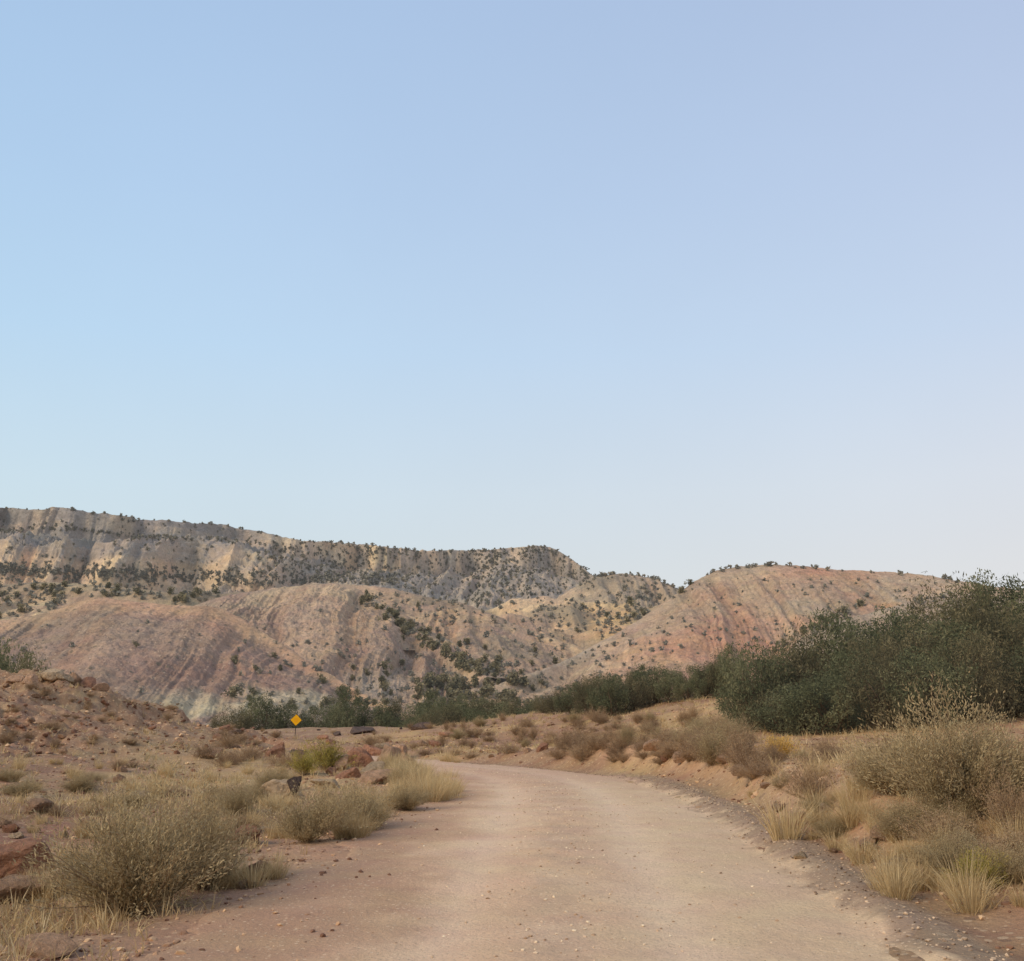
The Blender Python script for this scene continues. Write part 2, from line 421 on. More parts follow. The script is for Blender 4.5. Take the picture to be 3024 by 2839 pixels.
def hill(name, crest, base, px0, px1, nu, nv, prof=None, gul=(30, 6, .5), colour=None, back=.5, drop=.3, rough=3., mat=None, seed=0, zsink=0, crest_rough=1., streak=.44):
    s0 = se(px0, 700)[0]; s1 = se(px1, 700)[0]
    s = np.linspace(float(s0), float(s1), nu)
    ec, Yc = interp_pts(crest, s); eb, Yb = interp_pts(base, s)
    zc = CAMZ + ec * Yc; zb = CAMZ + eb * Yb - zsink
    nbk = 14
    t = np.concatenate([np.linspace(0, 1, nv), 1 + np.linspace(0, 1, nbk + 1)[1:]])
    T, Sg = np.meshgrid(t, s, indexing='ij')
    tt = np.clip(T, 0, 1)
    if prof is None: yf, zf = tt, tt * .75 + .25 * tt * tt * (3 - 2 * tt)
    else: yf, zf = prof(tt, s)
    Y = Yb[None] + (Yc - Yb)[None] * yf
    Z = zb[None] + (zc - zb)[None] * zf
    bk = np.clip(T - 1, 0, 1)
    Y = Y + bk * (np.abs(Yc - Yb)[None] * back + 20)
    Z = Z - (bk ** 1.5) * (zc - zb)[None] * drop
    lam, amp, shear = gul
    X0 = Sg * Y
    # erosion gullies running down the slope
    wx = (fbm(X0 / (lam * 3), Y / (lam * 5), 3, seed + 1) - .5) * lam * .9
    a_ = (X0 + wx + shear * (Z - zb[None]) * (.8 + .4 * fbm(X0 / (lam * 6), Z * 0, 2, seed + 6))) / lam
    G1 = fbm(a_, (Z / lam) * .07, 2, seed + 2, True)
    G2 = fbm(a_ * 2.7 + 5, (Z / lam) * .16, 4, seed + 3, True, .6)
    G3 = fbm(X0 / (lam * .22), Y / (lam * .22) + Z / (lam * .3), 3, seed + 4)
    w = sm(0, .15, tt) * (1 - .85 * sm(.86, 1, tt)) * (T <= 1) + .15 * (T > 1) * (1 - bk)
    big = (fbm(X0 / (lam * 4), Z / (lam * 3), 3, seed + 5) - .5)
    irr = .25 + 1.5 * sm(.35, .7, fbm(X0 / (lam * 3.5) + 3, Z / (lam * 2.5), 3, seed + 11))
    G0 = fbm(X0 / (lam * 3.2) + shear * Z / (lam * 3.2) + wx / lam * .5, Z / (lam * 12), 3, seed + 12, True)
    dz = -amp * ((1 - G1) * .8 * irr + (1 - G2) * .7 * irr + (1 - G0) * (0 if name == 'mesa' else 1.5)) * w + big * amp * (2.6 if name == 'mesa' else 1.0) * w
    dz = dz + (G3 - .5) * rough * (.25 * crest_rough + .6 * w)
    Z2 = Z + dz
    Yd = Y + (1 - G1) * amp * .9 * w + (1 - G2) * amp * .5 * w
    if name == 'mesa':
        Y2 = Yd + (fbm(X0 / 110, Z / 500, 4, seed + 9, True) - .5) * 110 * sm(.25, .45, tt)
        Z2 = CAMZ + (Z2 - CAMZ) * Y2 / Yd; Yd = Y2
    X = Sg * Yd
    px, py = proj(X, Yd, Z2)
    info = dict(px=px, py=py, t=T, X=X, Y=Yd, Z=Z2, G1=G1, G2=G2, G3=G3, s=Sg, big=big)
    st1 = fbm(a_ * 1.3 + 9, Z / lam * .1, 4, seed + 7, gain=.65); st2 = fbm(X0 / 2.2, Z / 2.2 + Y / 3., 4, seed + 8, gain=.7)
    cc = colour(info) * (np.array([1.04, .98, .90]) if mat is m_far else np.array([1.07, 1.04, 1.03]))
    cc = cc * (1 + streak * (st1 - .5) + .7 * (st2 - .5))[..., None]
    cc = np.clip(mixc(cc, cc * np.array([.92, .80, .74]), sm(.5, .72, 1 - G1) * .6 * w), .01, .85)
    n_u, n_v = nu, len(t)
    ii = np.arange(n_v - 1)[:, None] * n_u + np.arange(n_u - 1)[None]
    Fc = np.stack([ii, ii + 1, ii + 1 + n_u, ii + n_u], -1).reshape(-1, 4)
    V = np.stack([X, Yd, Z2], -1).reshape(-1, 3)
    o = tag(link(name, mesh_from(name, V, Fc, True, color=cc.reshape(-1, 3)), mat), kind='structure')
    BVHS.append((name, BVHTree.FromPolygons([tuple(v) for v in V.tolist()], Fc.tolist())))
    return o

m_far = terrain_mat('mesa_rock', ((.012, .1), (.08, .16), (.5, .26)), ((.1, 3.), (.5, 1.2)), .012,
                    speck=[(.18, .25, col(104, 102, 92), .5), (.3, .28, col(110, 106, 96), .4)], haze_k=.075)
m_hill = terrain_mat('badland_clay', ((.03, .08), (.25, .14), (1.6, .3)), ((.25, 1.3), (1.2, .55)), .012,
                     speck=[(.42, .24, col(88, 86, 70), .6), (.9, .27, col(100, 92, 78), .45), (1.1, .3, col(196, 176, 152), .45)], haze_k=.04)

def fb(i, lx, ly, seed, o=4): return fbm(i['X'] / lx, i['Z'] / ly + i['Y'] / (lx * 3), o, seed)

# --- mesa
def mesa_prof(tt, s):
    tl = np.array([0, .2, .30, .34, .70, .74, .78, .80, 1.0])
    yl = np.array([0, .40, .60, .66, .74, .84, .92, .965, 1.0])
    zl = np.array([0, .16, .26, .33, .72, .76, .785, .80, 1.0])
    tr = np.array([0, .84, .88, .985, 1.0]); yr = np.array([0, .90, .95, .965, 1.0]); zr = np.array([0, .80, .83, .98, 1.0])
    pxs = 566.5 + F * s
    w = sm(230, 430, pxs)[None]
    Yl = np.interp(tt, tl, yl); Zl = np.interp(tt, tl, zl)
    zq = Zl * 17 + (fbm(pxs / 60, pxs * 0, 3, 88)[None] - .5) * 1.6
    fr = zq - np.floor(zq); tz = (np.floor(zq) + sm(.0, .55, fr)) / 17 - (fbm(pxs / 60, pxs * 0, 3, 88)[None] - .5) * 1.6 / 17
    k_ = sm(.36, .42, tt) * sm(1., .97, tt) * .7 * (.4 + .9 * fbm(pxs[None] / 40, tt * 6, 3, 89))
    Zl = Zl * (1 - k_) + tz * k_
    Yr = np.interp(tt, tr, yr); Zr = np.interp(tt, tr, zr)
    return Yl * (1 - w) + Yr * w, Zl * (1 - w) + Zr * w
def mesa_col(i):
    px, py, t = i['px'], i['py'], i['t']
    wr = sm(230, 430, px)
    c = np.empty((*px.shape, 3)); c[:] = col(150, 136, 122)
    n = fb(i, 60, 30, 71); nv_ = fbm(i['X'] / 9, i['Z'] / 60, 4, 72); nn = fb(i, 140, 40, 73)
    # bands (left): apron, lower tan cliff, ledge, grey cap cliff
    wl_ = 1 - wr
    alc = sm(.47, .62, fbm(i['X'] / 70, i['Z'] / 50, 3, 78))           # shade of big alcoves painted dark, and fans of talus
    c = mixc(c, col(184, 160, 132), sm(.31, .36, t + (n - .5) * .06) * sm(.75, .70, t) * wl_)
    c = mixc(c, col(200, 174, 140), sm(.52, .62, fbm(i['X'] / 22, i['Z'] / 50, 4, 74)) * wl_ * sm(.33, .38, t) * sm(.74, .70, t) * .8)
    c = mixc(c, col(122, 117, 116), alc * wl_ * sm(.33, .38, t) * .7)
    c = mixc(c, col(98, 97, 90), sm(.715, .735, t) * sm(.81, .79, t) * wl_ * .9)
    c = mixc(c, col(118, 113, 112), sm(.795, .805, t) * wl_ * .95)
    c = mixc(c, col(160, 144, 124), sm(.795, .81, t) * sm(.5, .62, fbm(i['X'] / 28, i['Z'] / 90, 4, 79)) * wl_ * .75)
    c = mixc(c, col(108, 108, 110), sm(.33, .38, t) * sm(.56, .66, nv_) * wl_ * .5)
    # slope on the right: grey-brown, ledges
    c = mixc(c, col(134, 123, 112), wr * .85)
    c = mixc(c, col(176, 158, 136), wr * sm(.52, .66, fb(i, 40, 18, 75)) * .7)
    c = mixc(c, col(122, 118, 114), wr * sm(.5, .62, nn) * .6)
    ledge = sm(.02, .0, np.abs(((i['Z'] + 10 * n) / 26) % 1 - .5) - .12)
    c = mixc(c, col(166, 150, 130), ledge * sm(.45, .6, fb(i, 80, 80, 76)) * .5)
    # cap band
    c = mixc(c, col(196, 174, 146), sm(.87, .89, t) * sm(1., .985, t) * wr * sm(620, 540, px) * .9)
    c = mixc(c, col(116, 112, 112), sm(.87, .9, t) * sm(.48, .6, nv_) * .7)
    strat = vn(i['Z'] / 3.2 + (n - .5) * 3, px * 0, 77)
    c = c * (1 + (.22 * (strat - .5) * sm(.3, .4, t))[..., None])
    c = mixc(c, col(168, 166, 168), .2)  # distance haze blended into the rock colour
    # base of belt darker with vegetation
    c = mixc(c, col(104, 102, 90), sm(.33, .2, t) * sm(.4, .6, n) * .7)
    c = mixc(c, col(96, 98, 86), (t > 1) * .6)
    return c
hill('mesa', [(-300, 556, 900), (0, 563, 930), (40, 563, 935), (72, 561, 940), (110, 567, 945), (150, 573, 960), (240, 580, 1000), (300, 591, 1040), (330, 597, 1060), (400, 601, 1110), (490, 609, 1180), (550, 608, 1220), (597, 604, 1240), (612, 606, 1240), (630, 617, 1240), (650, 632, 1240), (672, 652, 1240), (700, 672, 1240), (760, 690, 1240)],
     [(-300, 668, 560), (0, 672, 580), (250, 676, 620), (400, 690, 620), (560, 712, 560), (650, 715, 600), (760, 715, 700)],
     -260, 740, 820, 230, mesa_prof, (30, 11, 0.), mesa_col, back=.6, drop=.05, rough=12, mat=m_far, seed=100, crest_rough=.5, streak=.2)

# --- small far hill in the gap, with cream domes below
def gap_col(i):
    px, py, t = i['px'], i['py'], i['t']
    c = np.empty((*px.shape, 3)); c[:] = col(152, 138, 122)
    c = mixc(c, col(172, 154, 132), sm(.45, .65, fb(i, 40, 25, 81)) * .8)
    c = mixc(c, col(112, 108, 98), sm(.5, .66, fb(i, 50, 20, 82)) * .6)
    return c
hill('hill', [(560, 700, 800), (600, 672, 800), (640, 645, 800), (660, 636, 800), (685, 632, 800), (712, 635, 800), (735, 642, 800), (752, 649, 800), (790, 662, 800), (850, 680, 800)],
     [(560, 720, 560), (850, 720, 560)], 565, 850, 260, 120, None, (26, 10, .1), gap_col, rough=6, mat=m_far, seed=120, crest_rough=.5)

def dome_prof(tt, s): return tt, np.interp(tt, [0, .45, .6, .85, 1], [0, .42, .72, .95, 1.0])
def dome_col(i):
    px, py, t = i['px'], i['py'], i['t']
    c = np.empty((*px.shape, 3)); c[:] = col(160, 142, 122)
    c = mixc(c, col(196, 172, 142), sm(.45, .6, t) * .7)
    c = mixc(c, col(204, 172, 122), gp(px, py, 690, 685, 60, 16) * .8)
    c = mixc(c, col(128, 116, 102), sm(.5, .66, fb(i, 25, 15, 83)) * .7)
    return c
def scallop(base, a, n, x0, x1):
    out = []
    for k in range(161):
        x = x0 + (x1 - x0) * k / 160
        y = np.interp(x, [b[0] for b in base], [b[1] for b in base])
        out.append((x, y - a * abs(math.sin((x - x0) / (x1 - x0) * n * math.pi)) ** .6, np.interp(x, [b[0] for b in base], [b[2] for b in base])))
    return out
hill('rock_ledge', scallop([(520, 690, 560), (560, 668, 560), (600, 664, 560), (650, 669, 560), (700, 672, 540), (740, 676, 520), (780, 690, 500)], 7, 8, 520, 780),
     [(520, 735, 400), (780, 735, 400)], 520, 780, 260, 90, dome_prof, (22, 4, .1), dome_col, rough=4, mat=m_far, seed=130, crest_rough=.4)

# --- bench on the far left behind the front hill
def bench_col(i):
    px, py, t = i['px'], i['py'], i['t']
    c = np.empty((*px.shape, 3)); c[:] = col(164, 144, 118)
    c = mixc(c, col(148, 126, 106), sm(.45, .6, fb(i, 30, 20, 91)) * .7)
    c = mixc(c, col(182, 160, 128), sm(.55, .68, fb(i, 22, 12, 92)) * .6)
    c = mixc(c, col(112, 106, 92), sm(.85, 1, t) * .5)
    return c
hill('bench', [(-300, 640, 560), (0, 644, 540), (60, 641, 530), (130, 646, 520), (190, 653, 520), (250, 652, 540), (320, 648, 560), (400, 650, 580), (450, 660, 580)],
     [(-300, 720, 300), (0, 720, 300), (450, 720, 320)], -260, 460, 420, 110, None, (35, 6, .2), bench_col, rough=4, mat=m_hill, seed=140, crest_rough=.6)

# --- ridges in the middle, behind the big eroded hill
def ridge_col(i):
    px, py, t = i['px'], i['py'], i['t']
    c = np.empty((*px.shape, 3)); c[:] = col(158, 136, 116)
    c = mixc(c, col(176, 152, 124), sm(.45, .62, fb(i, 20, 20, 94)) * .7)
    c = mixc(c, col(136, 114, 100), sm(.5, .66, i['G1']) * .4)
    c = mixc(c, col(122, 112, 98), sm(.52, .66, fb(i, 35, 20, 95)) * .6)
    c = mixc(c, col(192, 160, 118), gp(px, py, 670, 700, 45, 14) * .7)
    return c
hill('ridge', [(360, 645, 520), (420, 648, 510), (450, 654, 500), (480, 662, 490), (505, 664, 480), (540, 676, 470), (570, 690, 460), (600, 702, 450), (640, 714, 430), (690, 730, 420), (760, 745, 400)],
     [(360, 760, 300), (560, 765, 270), (760, 765, 270)], 370, 760, 380, 130, None, (12, 4.5, .4), ridge_col, rough=3, mat=m_hill, seed=150)
hill('ridge', [(600, 712, 480), (630, 702, 480), (660, 694, 480), (700, 689, 470), (740, 684, 450), (800, 676, 430), (860, 676, 430)],
     [(600, 745, 330), (860, 745, 330)], 610, 860, 240, 80, None, (16, 4, -.3), ridge_col, rough=3, mat=m_hill, seed=155)

hill('ridge', [(420, 664, 420), (450, 680, 410), (480, 700, 400), (505, 712, 392), (530, 727, 380), (560, 742, 365), (600, 756, 350), (650, 770, 340)],
     [(420, 770, 260), (650, 785, 250)], 425, 645, 260, 100, None, (9, 3.2, .4), ridge_col, rough=2.5, mat=m_hill, seed=157)
hill('ridge', [(530, 690, 520), (560, 676, 515), (590, 684, 505), (620, 696, 495), (650, 712, 480), (680, 728, 465), (720, 742, 450)],
     [(530, 750, 330), (720, 755, 330)], 535, 715, 220, 90, None, (10, 3.2, .35), ridge_col, rough=2.5, mat=m_hill, seed=158)

# --- big eroded hill
def big_col(i):
    px, py, t = i['px'], i['py'], i['t']
    c = np.empty((*px.shape, 3)); c[:] = col(164, 141, 120)
    n = fb(i, 18, 40, 101); n2 = fb(i, 50, 30, 102)
    c = mixc(c, col(172, 152, 128), sm(.72, .86, t + (n - .5) * .2) * .8)
    c = mixc(c, col(148, 130, 116), sm(.45, .62, n) * .6)
    c = mixc(c, col(150, 118, 102), sm(.55, .3, t) * sm(.4, .62, n2) * .8)
    c = mixc(c, col(136, 112, 100), sm(.5, .7, fb(i, 9, 60, 103)) * .5)
    c = mixc(c, col(134, 112, 98), gp(px, py, 470, 710, 40, 25, 40) * .5)
    c = mixc(c, col(164, 156, 142), gp(px, py, 400, 760, 60, 16) * .6)
    return c
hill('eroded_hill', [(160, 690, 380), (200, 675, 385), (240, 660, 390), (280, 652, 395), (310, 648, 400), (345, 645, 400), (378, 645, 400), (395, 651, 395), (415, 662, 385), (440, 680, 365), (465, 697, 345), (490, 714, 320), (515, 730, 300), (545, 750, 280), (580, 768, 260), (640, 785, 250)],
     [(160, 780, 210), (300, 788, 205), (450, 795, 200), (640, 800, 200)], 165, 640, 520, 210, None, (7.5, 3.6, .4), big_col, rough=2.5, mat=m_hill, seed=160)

# --- left front hill
def left_col(i):
    px, py, t = i['px'], i['py'], i['t']
    c = np.empty((*px.shape, 3)); c[:] = col(142, 122, 108)
    n = fb(i, 14, 30, 111); n2 = fb(i, 40, 25, 112)
    c = mixc(c, col(154, 130, 112), sm(.45, .65, n) * .6)
    c = mixc(c, col(176, 144, 116), sm(.80, .98, t + (n - .5) * .15) * .8)
    c = mixc(c, col(172, 136, 112), gp(px, py, 245, 690, 30, 22, 30) * .6)
    c = mixc(c, col(144, 134, 116), gp(px, py, 110, 712, 90, 24, 14) * sm(.35, .6, n2) * 1.1)
    c = mixc(c, col(136, 109, 96), gp(px, py, 190, 750, 110, 22) * .6)
    c = mixc(c, col(158, 116, 98), gp(px, py, 270, 740, 50, 18, 20) * .3)
    pal = sm(.40, .55, fb(i, 12, 14, 113) + .35 * gp(px, py, 210, 782, 70, 14) + .3 * gp(px, py, 320, 775, 60, 14) - .12)
    c = mixc(c, col(174, 162, 138), pal * (gp(px, py, 215, 785, 75, 22) + gp(px, py, 330, 775, 70, 18)))
    c = mixc(c, col(128, 104, 90), sm(.55, .72, fb(i, 6, 60, 114)) * .35)
    return c
hill('clay_hill', [(-300, 705, 270), (-60, 692, 262), (0, 687, 260), (35, 681, 260), (70, 671, 260), (95, 663, 260), (112, 659, 260), (140, 664, 258), (180, 668, 255), (215, 669, 252), (245, 672, 248), (280, 690, 240), (310, 710, 230), (340, 730, 220), (370, 748, 210), (400, 765, 200), (440, 785, 190), (520, 805, 185)],
     [(-300, 808, 150), (0, 806, 150), (250, 806, 150), (520, 812, 160)], -260, 520, 620, 200, None, (7, 1.5, .55), left_col, rough=1.6, mat=m_hill, seed=170)

# --- right hill
def right_col(i):
    px, py, t = i['px'], i['py'], i['t']
    c = np.empty((*px.shape, 3)); c[:] = col(168, 146, 124)
    n = fb(i, 16, 30, 121); n2 = fb(i, 45, 25, 122)
    c = mixc(c, col(172, 134, 114), sm(.62, .3, t + (n2 - .5) * .5) * .7)
    c = mixc(c, col(184, 148, 118), sm(.5, .66, n) * .6)
    c = mixc(c, col(158, 146, 128), sm(.5, .7, n2) * sm(.3, .6, t) * .6)
    c = mixc(c, col(176, 132, 110), gp(px, py, 780, 705, 60, 18, -25) * .6)
    c = mixc(c, col(190, 142, 116), gp(px, py, 900, 635, 50, 8) * .6)
    c = mixc(c, col(168, 158, 142), gp(px, py, 625, 722, 55, 14, -20) * .8)
    c = mixc(c, col(172, 150, 126), gp(px, py, 560, 760, 60, 12) * .6)
    c = mixc(c, col(150, 136, 116), gp(px, py, 760, 655, 30, 20, -40) * .6)
    c = mixc(c, col(150, 122, 106), sm(.55, .72, fb(i, 7, 60, 123)) * .4)
    return c
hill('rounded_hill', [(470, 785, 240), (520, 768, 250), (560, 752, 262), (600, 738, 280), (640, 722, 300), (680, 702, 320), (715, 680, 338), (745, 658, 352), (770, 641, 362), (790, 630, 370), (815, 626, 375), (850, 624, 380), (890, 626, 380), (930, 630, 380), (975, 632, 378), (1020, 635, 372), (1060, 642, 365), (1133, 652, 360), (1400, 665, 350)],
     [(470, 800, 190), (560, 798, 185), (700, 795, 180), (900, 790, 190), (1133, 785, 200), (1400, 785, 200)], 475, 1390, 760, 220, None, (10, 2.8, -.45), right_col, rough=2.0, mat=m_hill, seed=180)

def spur_col(i):
    px, py, t = i['px'], i['py'], i['t']
    c = np.empty((*px.shape, 3)); c[:] = col(160, 142, 124)
    c = mixc(c, col(176, 140, 120), sm(.5, .66, fb(i, 20, 20, 131)) * .6)
    c = mixc(c, col(142, 128, 112), sm(.5, .66, fb(i, 12, 30, 132)) * .5)
    c = mixc(c, col(190, 180, 160), gp(px, py, 880, 716, 16, 6) * .6)
    return c
hill('spur', [(800, 765, 235), (840, 742, 240), (868, 722, 245), (890, 704, 250), (915, 690, 255), (945, 681, 258), (980, 672, 262), (1010, 664, 268), (1060, 655, 275), (1133, 662, 280), (1400, 675, 280)],
     [(800, 800, 150), (1400, 790, 150)], 805, 1390, 420, 120, None, (9, 1.6, -.3), spur_col, rough=1.6, mat=m_hill, seed=190)

# ------------------------------------------------------------------ plants: mesh builders
def rand_dirs(n, up=0.):
    v = RNG.normal(size=(n, 3)); v[:, 2] += up
    return v / np.linalg.norm(v, axis=1)[:, None]

def quads(c, d, n_, ln, wd, bend=None):
    """leaf quads: centre c, long axis d, length ln, width wd"""
    sd = np.cross(d, n_); sd /= np.linalg.norm(sd, axis=1)[:, None] + 1e-9
    l = (d * (ln / 2)[:, None]); w = sd * (wd / 2)[:, None]
    V = np.stack([c - l - w * .5, c - l * .1 + w * 1.0 - l * .0, c + l, c - l * .1 - w * 1.0], 1)
    V[:, 0] = c - l
    n = len(c)
    return V.reshape(-1, 3), np.arange(n * 4).reshape(n, 4)

def tube(pts, r0, r1, sides=4):
    pts = np.asarray(pts, float); n = len(pts)
    V = []; Fc = []
    for i in range(n):
        t = pts[min(i + 1, n - 1)] - pts[max(i - 1, 0)]; t /= np.linalg.norm(t) + 1e-9
        a = np.cross(t, (0.3, .9, .1)); a /= np.linalg.norm(a) + 1e-9; b = np.cross(t, a)
        r = r0 + (r1 - r0) * i / (n - 1)
        for k in range(sides):
            th = 2 * math.pi * k / sides
            V.append(pts[i] + r * (math.cos(th) * a + math.sin(th) * b))
    for i in range(n - 1):
        for k in range(sides):
            k2 = (k + 1) % sides
            Fc.append((i * sides + k, i * sides + k2, (i + 1) * sides + k2, (i + 1) * sides + k))
    return np.array(V), np.array(Fc)

class Acc:
    def __init__(s): s.V = []; s.F = []; s.T = []; s.n = 0
    def add(s, V, Fc, tone=None):
        s.V.append(V); s.F.append(Fc + s.n); s.n += len(V)
        s.T.append(np.zeros(len(V)) if tone is None else np.broadcast_to(tone, (len(V),)))
    def mesh(s, name, smooth=True):
        return mesh_from(name, np.concatenate(s.V), np.concatenate(s.F), smooth, tone=np.concatenate(s.T))

def curve_pts(p0, d, ln, n, wob, grav=0.):
    p = np.array(p0, float); d = np.array(d, float); out = [p.copy()]
    for i in range(n):
        d = d + RNG.normal(size=3) * wob; d[2] -= grav; d /= np.linalg.norm(d)
        p = p + d * ln / n; out.append(p.copy())
    return np.array(out), d

def make_shrub(name, w, h, nst, leaves, ll, lw, m_leaf, m_stem, spread=.75, wisp=.35, core=.25, taper=.012, up=.25):
    """stems fan out of the root; narrow leaves crowd the outer part of each stem. Unit: metres. thing > foliage, stem"""
    root = bpy.data.objects.new(name, None); C.objects.link(root)
    A = Acc(); S = Acc(); lop = RNG.uniform(0, 50); S_n = 0
    per = leaves // nst
    for i in range(nst):
        az = RNG.uniform(0, 2 * math.pi); el = RNG.uniform(0, 1) ** .7
        d = np.array([math.cos(az) * el * spread * w, math.sin(az) * el * spread * w, h * (1.05 - .55 * el * el)])
        L = np.linalg.norm(d) * RNG.uniform(.5, 1.0) * (.55 + .8 * vn(np.array([az * 1.3]), np.array([len(name) + lop]), 4)[0])
        p0 = np.array([math.cos(az), math.sin(az), 0]) * RNG.uniform(0, .12) * w
        pts, de = curve_pts(p0, d / np.linalg.norm(d), L, 5, .12)
        if i % 2 == 0:
            S.add(*tube(pts, taper, taper * .25, 4), tone=RNG.uniform(.2, .8))
        tone0 = RNG.uniform(.15, .85)
        f = RNG.uniform(core, 1.0, per) ** .7
        c = np.stack([np.interp(f * 5, np.arange(6), pts[:, k]) for k in range(3)], 1)
        c += RNG.normal(size=(per, 3)) * np.array([1, 1, .8]) * (wisp * .35 * w * (.25 + .2 * f))[:, None]
        dd = rand_dirs(per, up) * .75 + (pts[-1] - pts[2]) / np.linalg.norm(pts[-1] - pts[2])
        dd /= np.linalg.norm(dd, axis=1)[:, None]
        c[:, 2] = np.maximum(c[:, 2], .02)
        ln = ll * RNG.uniform(.5, 1.4, per); wd = lw * RNG.uniform(.6, 1.3, per)
        V, Fc = quads(c, dd, rand_dirs(per), ln, wd)
        A.add(V, Fc, np.repeat(np.clip(tone0 + RNG.normal(size=per) * .18, 0, 1), 4))
    link('foliage', A.mesh(name + '_foliage'), m_leaf, root)
    link('stem', S.mesh(name + '_stem'), m_stem, root)
    return root

def make_tree(name, w, h, clumps, leaves, ll, lw, m_leaf, m_bark, base=.12, shape=.8, trunks=4, nm=('crown', 'trunk'), twig=.0, clump_r=.2):
    """several tapered leaning trunks with limbs; crown of leaf clumps with gaps. thing > crown, trunk"""
    root = bpy.data.objects.new(name, None); C.objects.link(root)
    A = Acc(); S = Acc()
    tr = []
    for k in range(trunks):
        az = RNG.uniform(0, 6.28); d = np.array([math.cos(az) * .35 * w / h, math.sin(az) * .35 * w / h, 1])
        pts, _ = curve_pts([math.cos(az) * .06 * w, math.sin(az) * .06 * w, -.1], d / np.linalg.norm(d), h * RNG.uniform(.6, .85), 6, .1)
        S.add(*tube(pts, .03 * h * .8, .008 * h, 6)); tr.append(pts)
    per = leaves // clumps
    for i in range(clumps):
        while True:
            q_ = RNG.uniform(-1, 1, 3); q_[2] = RNG.uniform(0, 1)
            rad = math.hypot(q_[0], q_[1])
            lim = math.sqrt(max(0, 1 - (max(0, q_[2] - .35) / .65) ** 2)) * (.62 + .38 * min(1, q_[2] / .3))
            if rad < lim and (rad > lim * .35 or q_[2] > .6): break
        c0 = np.array([q_[0] * w / 2, q_[1] * w / 2, h * (base + (.94 - base) * q_[2])])
        t_ = tr[RNG.integers(len(tr))]; j = min(int(q_[2] * 5) + 1, 5)
        S.add(*tube(np.array([t_[max(j - 1, 0)], (t_[max(j - 1, 0)] + c0) / 2 + RNG.normal(size=3) * .04 * h, c0]), .007 * h, .002 * h, 3))
        cr = clump_r * w * RNG.uniform(.6, 1.25)
        tone0 = RNG.uniform(.1, .9)
        v = RNG.normal(size=(per, 3)); v *= (RNG.uniform(.15, 1, per) ** .5 / np.linalg.norm(v, axis=1))[:, None]
        c = c0 + v * cr * np.array([.9, .9, 1.0 + twig])
        c[:, 2] = np.maximum(c[:, 2], .03)
        dd = rand_dirs(per, .6 + twig)
        V, Fc = quads(c, dd, rand_dirs(per), ll * RNG.uniform(.5, 1.5, per), lw * RNG.uniform(.6, 1.4, per))
        A.add(V, Fc, np.repeat(np.clip(tone0 + RNG.normal(size=per) * .15, 0, 1), 4))
    link(nm[0], A.mesh(name + '_' + nm[0]), m_leaf, root)
    link(nm[1], S.mesh(name + '_' + nm[1]), m_bark, root)
    return root

def blades(n, r, h, lean, wd, droop=.35):
    """curved grass blades, two quads each"""
    az = RNG.uniform(0, 2 * math.pi, n); el = RNG.uniform(.05, 1, n) * lean
    b = np.stack([np.cos(az) * r * RNG.uniform(0, 1, n), np.sin(az) * r * RNG.uniform(0, 1, n), np.full(n, -.02)], 1)
    d = np.stack([np.cos(az) * el, np.sin(az) * el, np.ones(n)], 1); d /= np.linalg.norm(d, axis=1)[:, None]
    L = h * RNG.uniform(.55, 1.15, n)
    m = b + d * (L * .55)[:, None]
    d2 = d.copy(); d2[:, 2] -= droop * RNG.uniform(0, 1.4, n); d2[:, :2] *= 1.4; d2 /= np.linalg.norm(d2, axis=1)[:, None]
    e = m + d2 * (L * .5)[:, None]
    a2 = RNG.uniform(0, 6.28, n)
    sd = np.stack([np.cos(a2), np.sin(a2), np.zeros(n)], 1) * (wd / 2)
    V = np.stack([b - sd, b + sd, m + sd * .8, m - sd * .8, e + sd * .15, e - sd * .15], 1).reshape(-1, 3)
    k = np.arange(n)[:, None] * 6
    Fc = np.concatenate([k + np.array([0, 1, 2, 3]), k + np.array([3, 2, 4, 5])], 0)
    return V, Fc

def ico(sub):
    import bmesh
    bm = bmesh.new(); bmesh.ops.create_icosphere(bm, subdivisions=sub, radius=1)
    V = np.array([v.co[:] for v in bm.verts]); Fc = np.array([[v.index for v in f.verts] for f in bm.faces]); bm.free()
    return V, Fc
ICO = {k: ico(k) for k in (1, 2, 3, 4)}
def rock_arrays(sub, seed, flat=.7, nplanes=13, rough=.07):
    r = np.random.default_rng(seed)
    V, Fc = ICO[sub]
    n = r.normal(size=(nplanes, 3)); n /= np.linalg.norm(n, axis=1)[:, None]
    d = r.uniform(.42, .82, nplanes)
    dot = V @ n.T
    rad = np.where(dot > .05, d / np.maximum(dot, .05), 9).min(1)
    rad = np.minimum(rad, 1.1)
    th = fbm(V[:, 0] * 2.5 + 9 + seed, V[:, 1] * 2.5 + V[:, 2] * 2.1 + 4, 4, seed) - .5
    W = V * (rad + th * rough * 3)[:, None]
    W[:, 2] *= flat
    return W, Fc

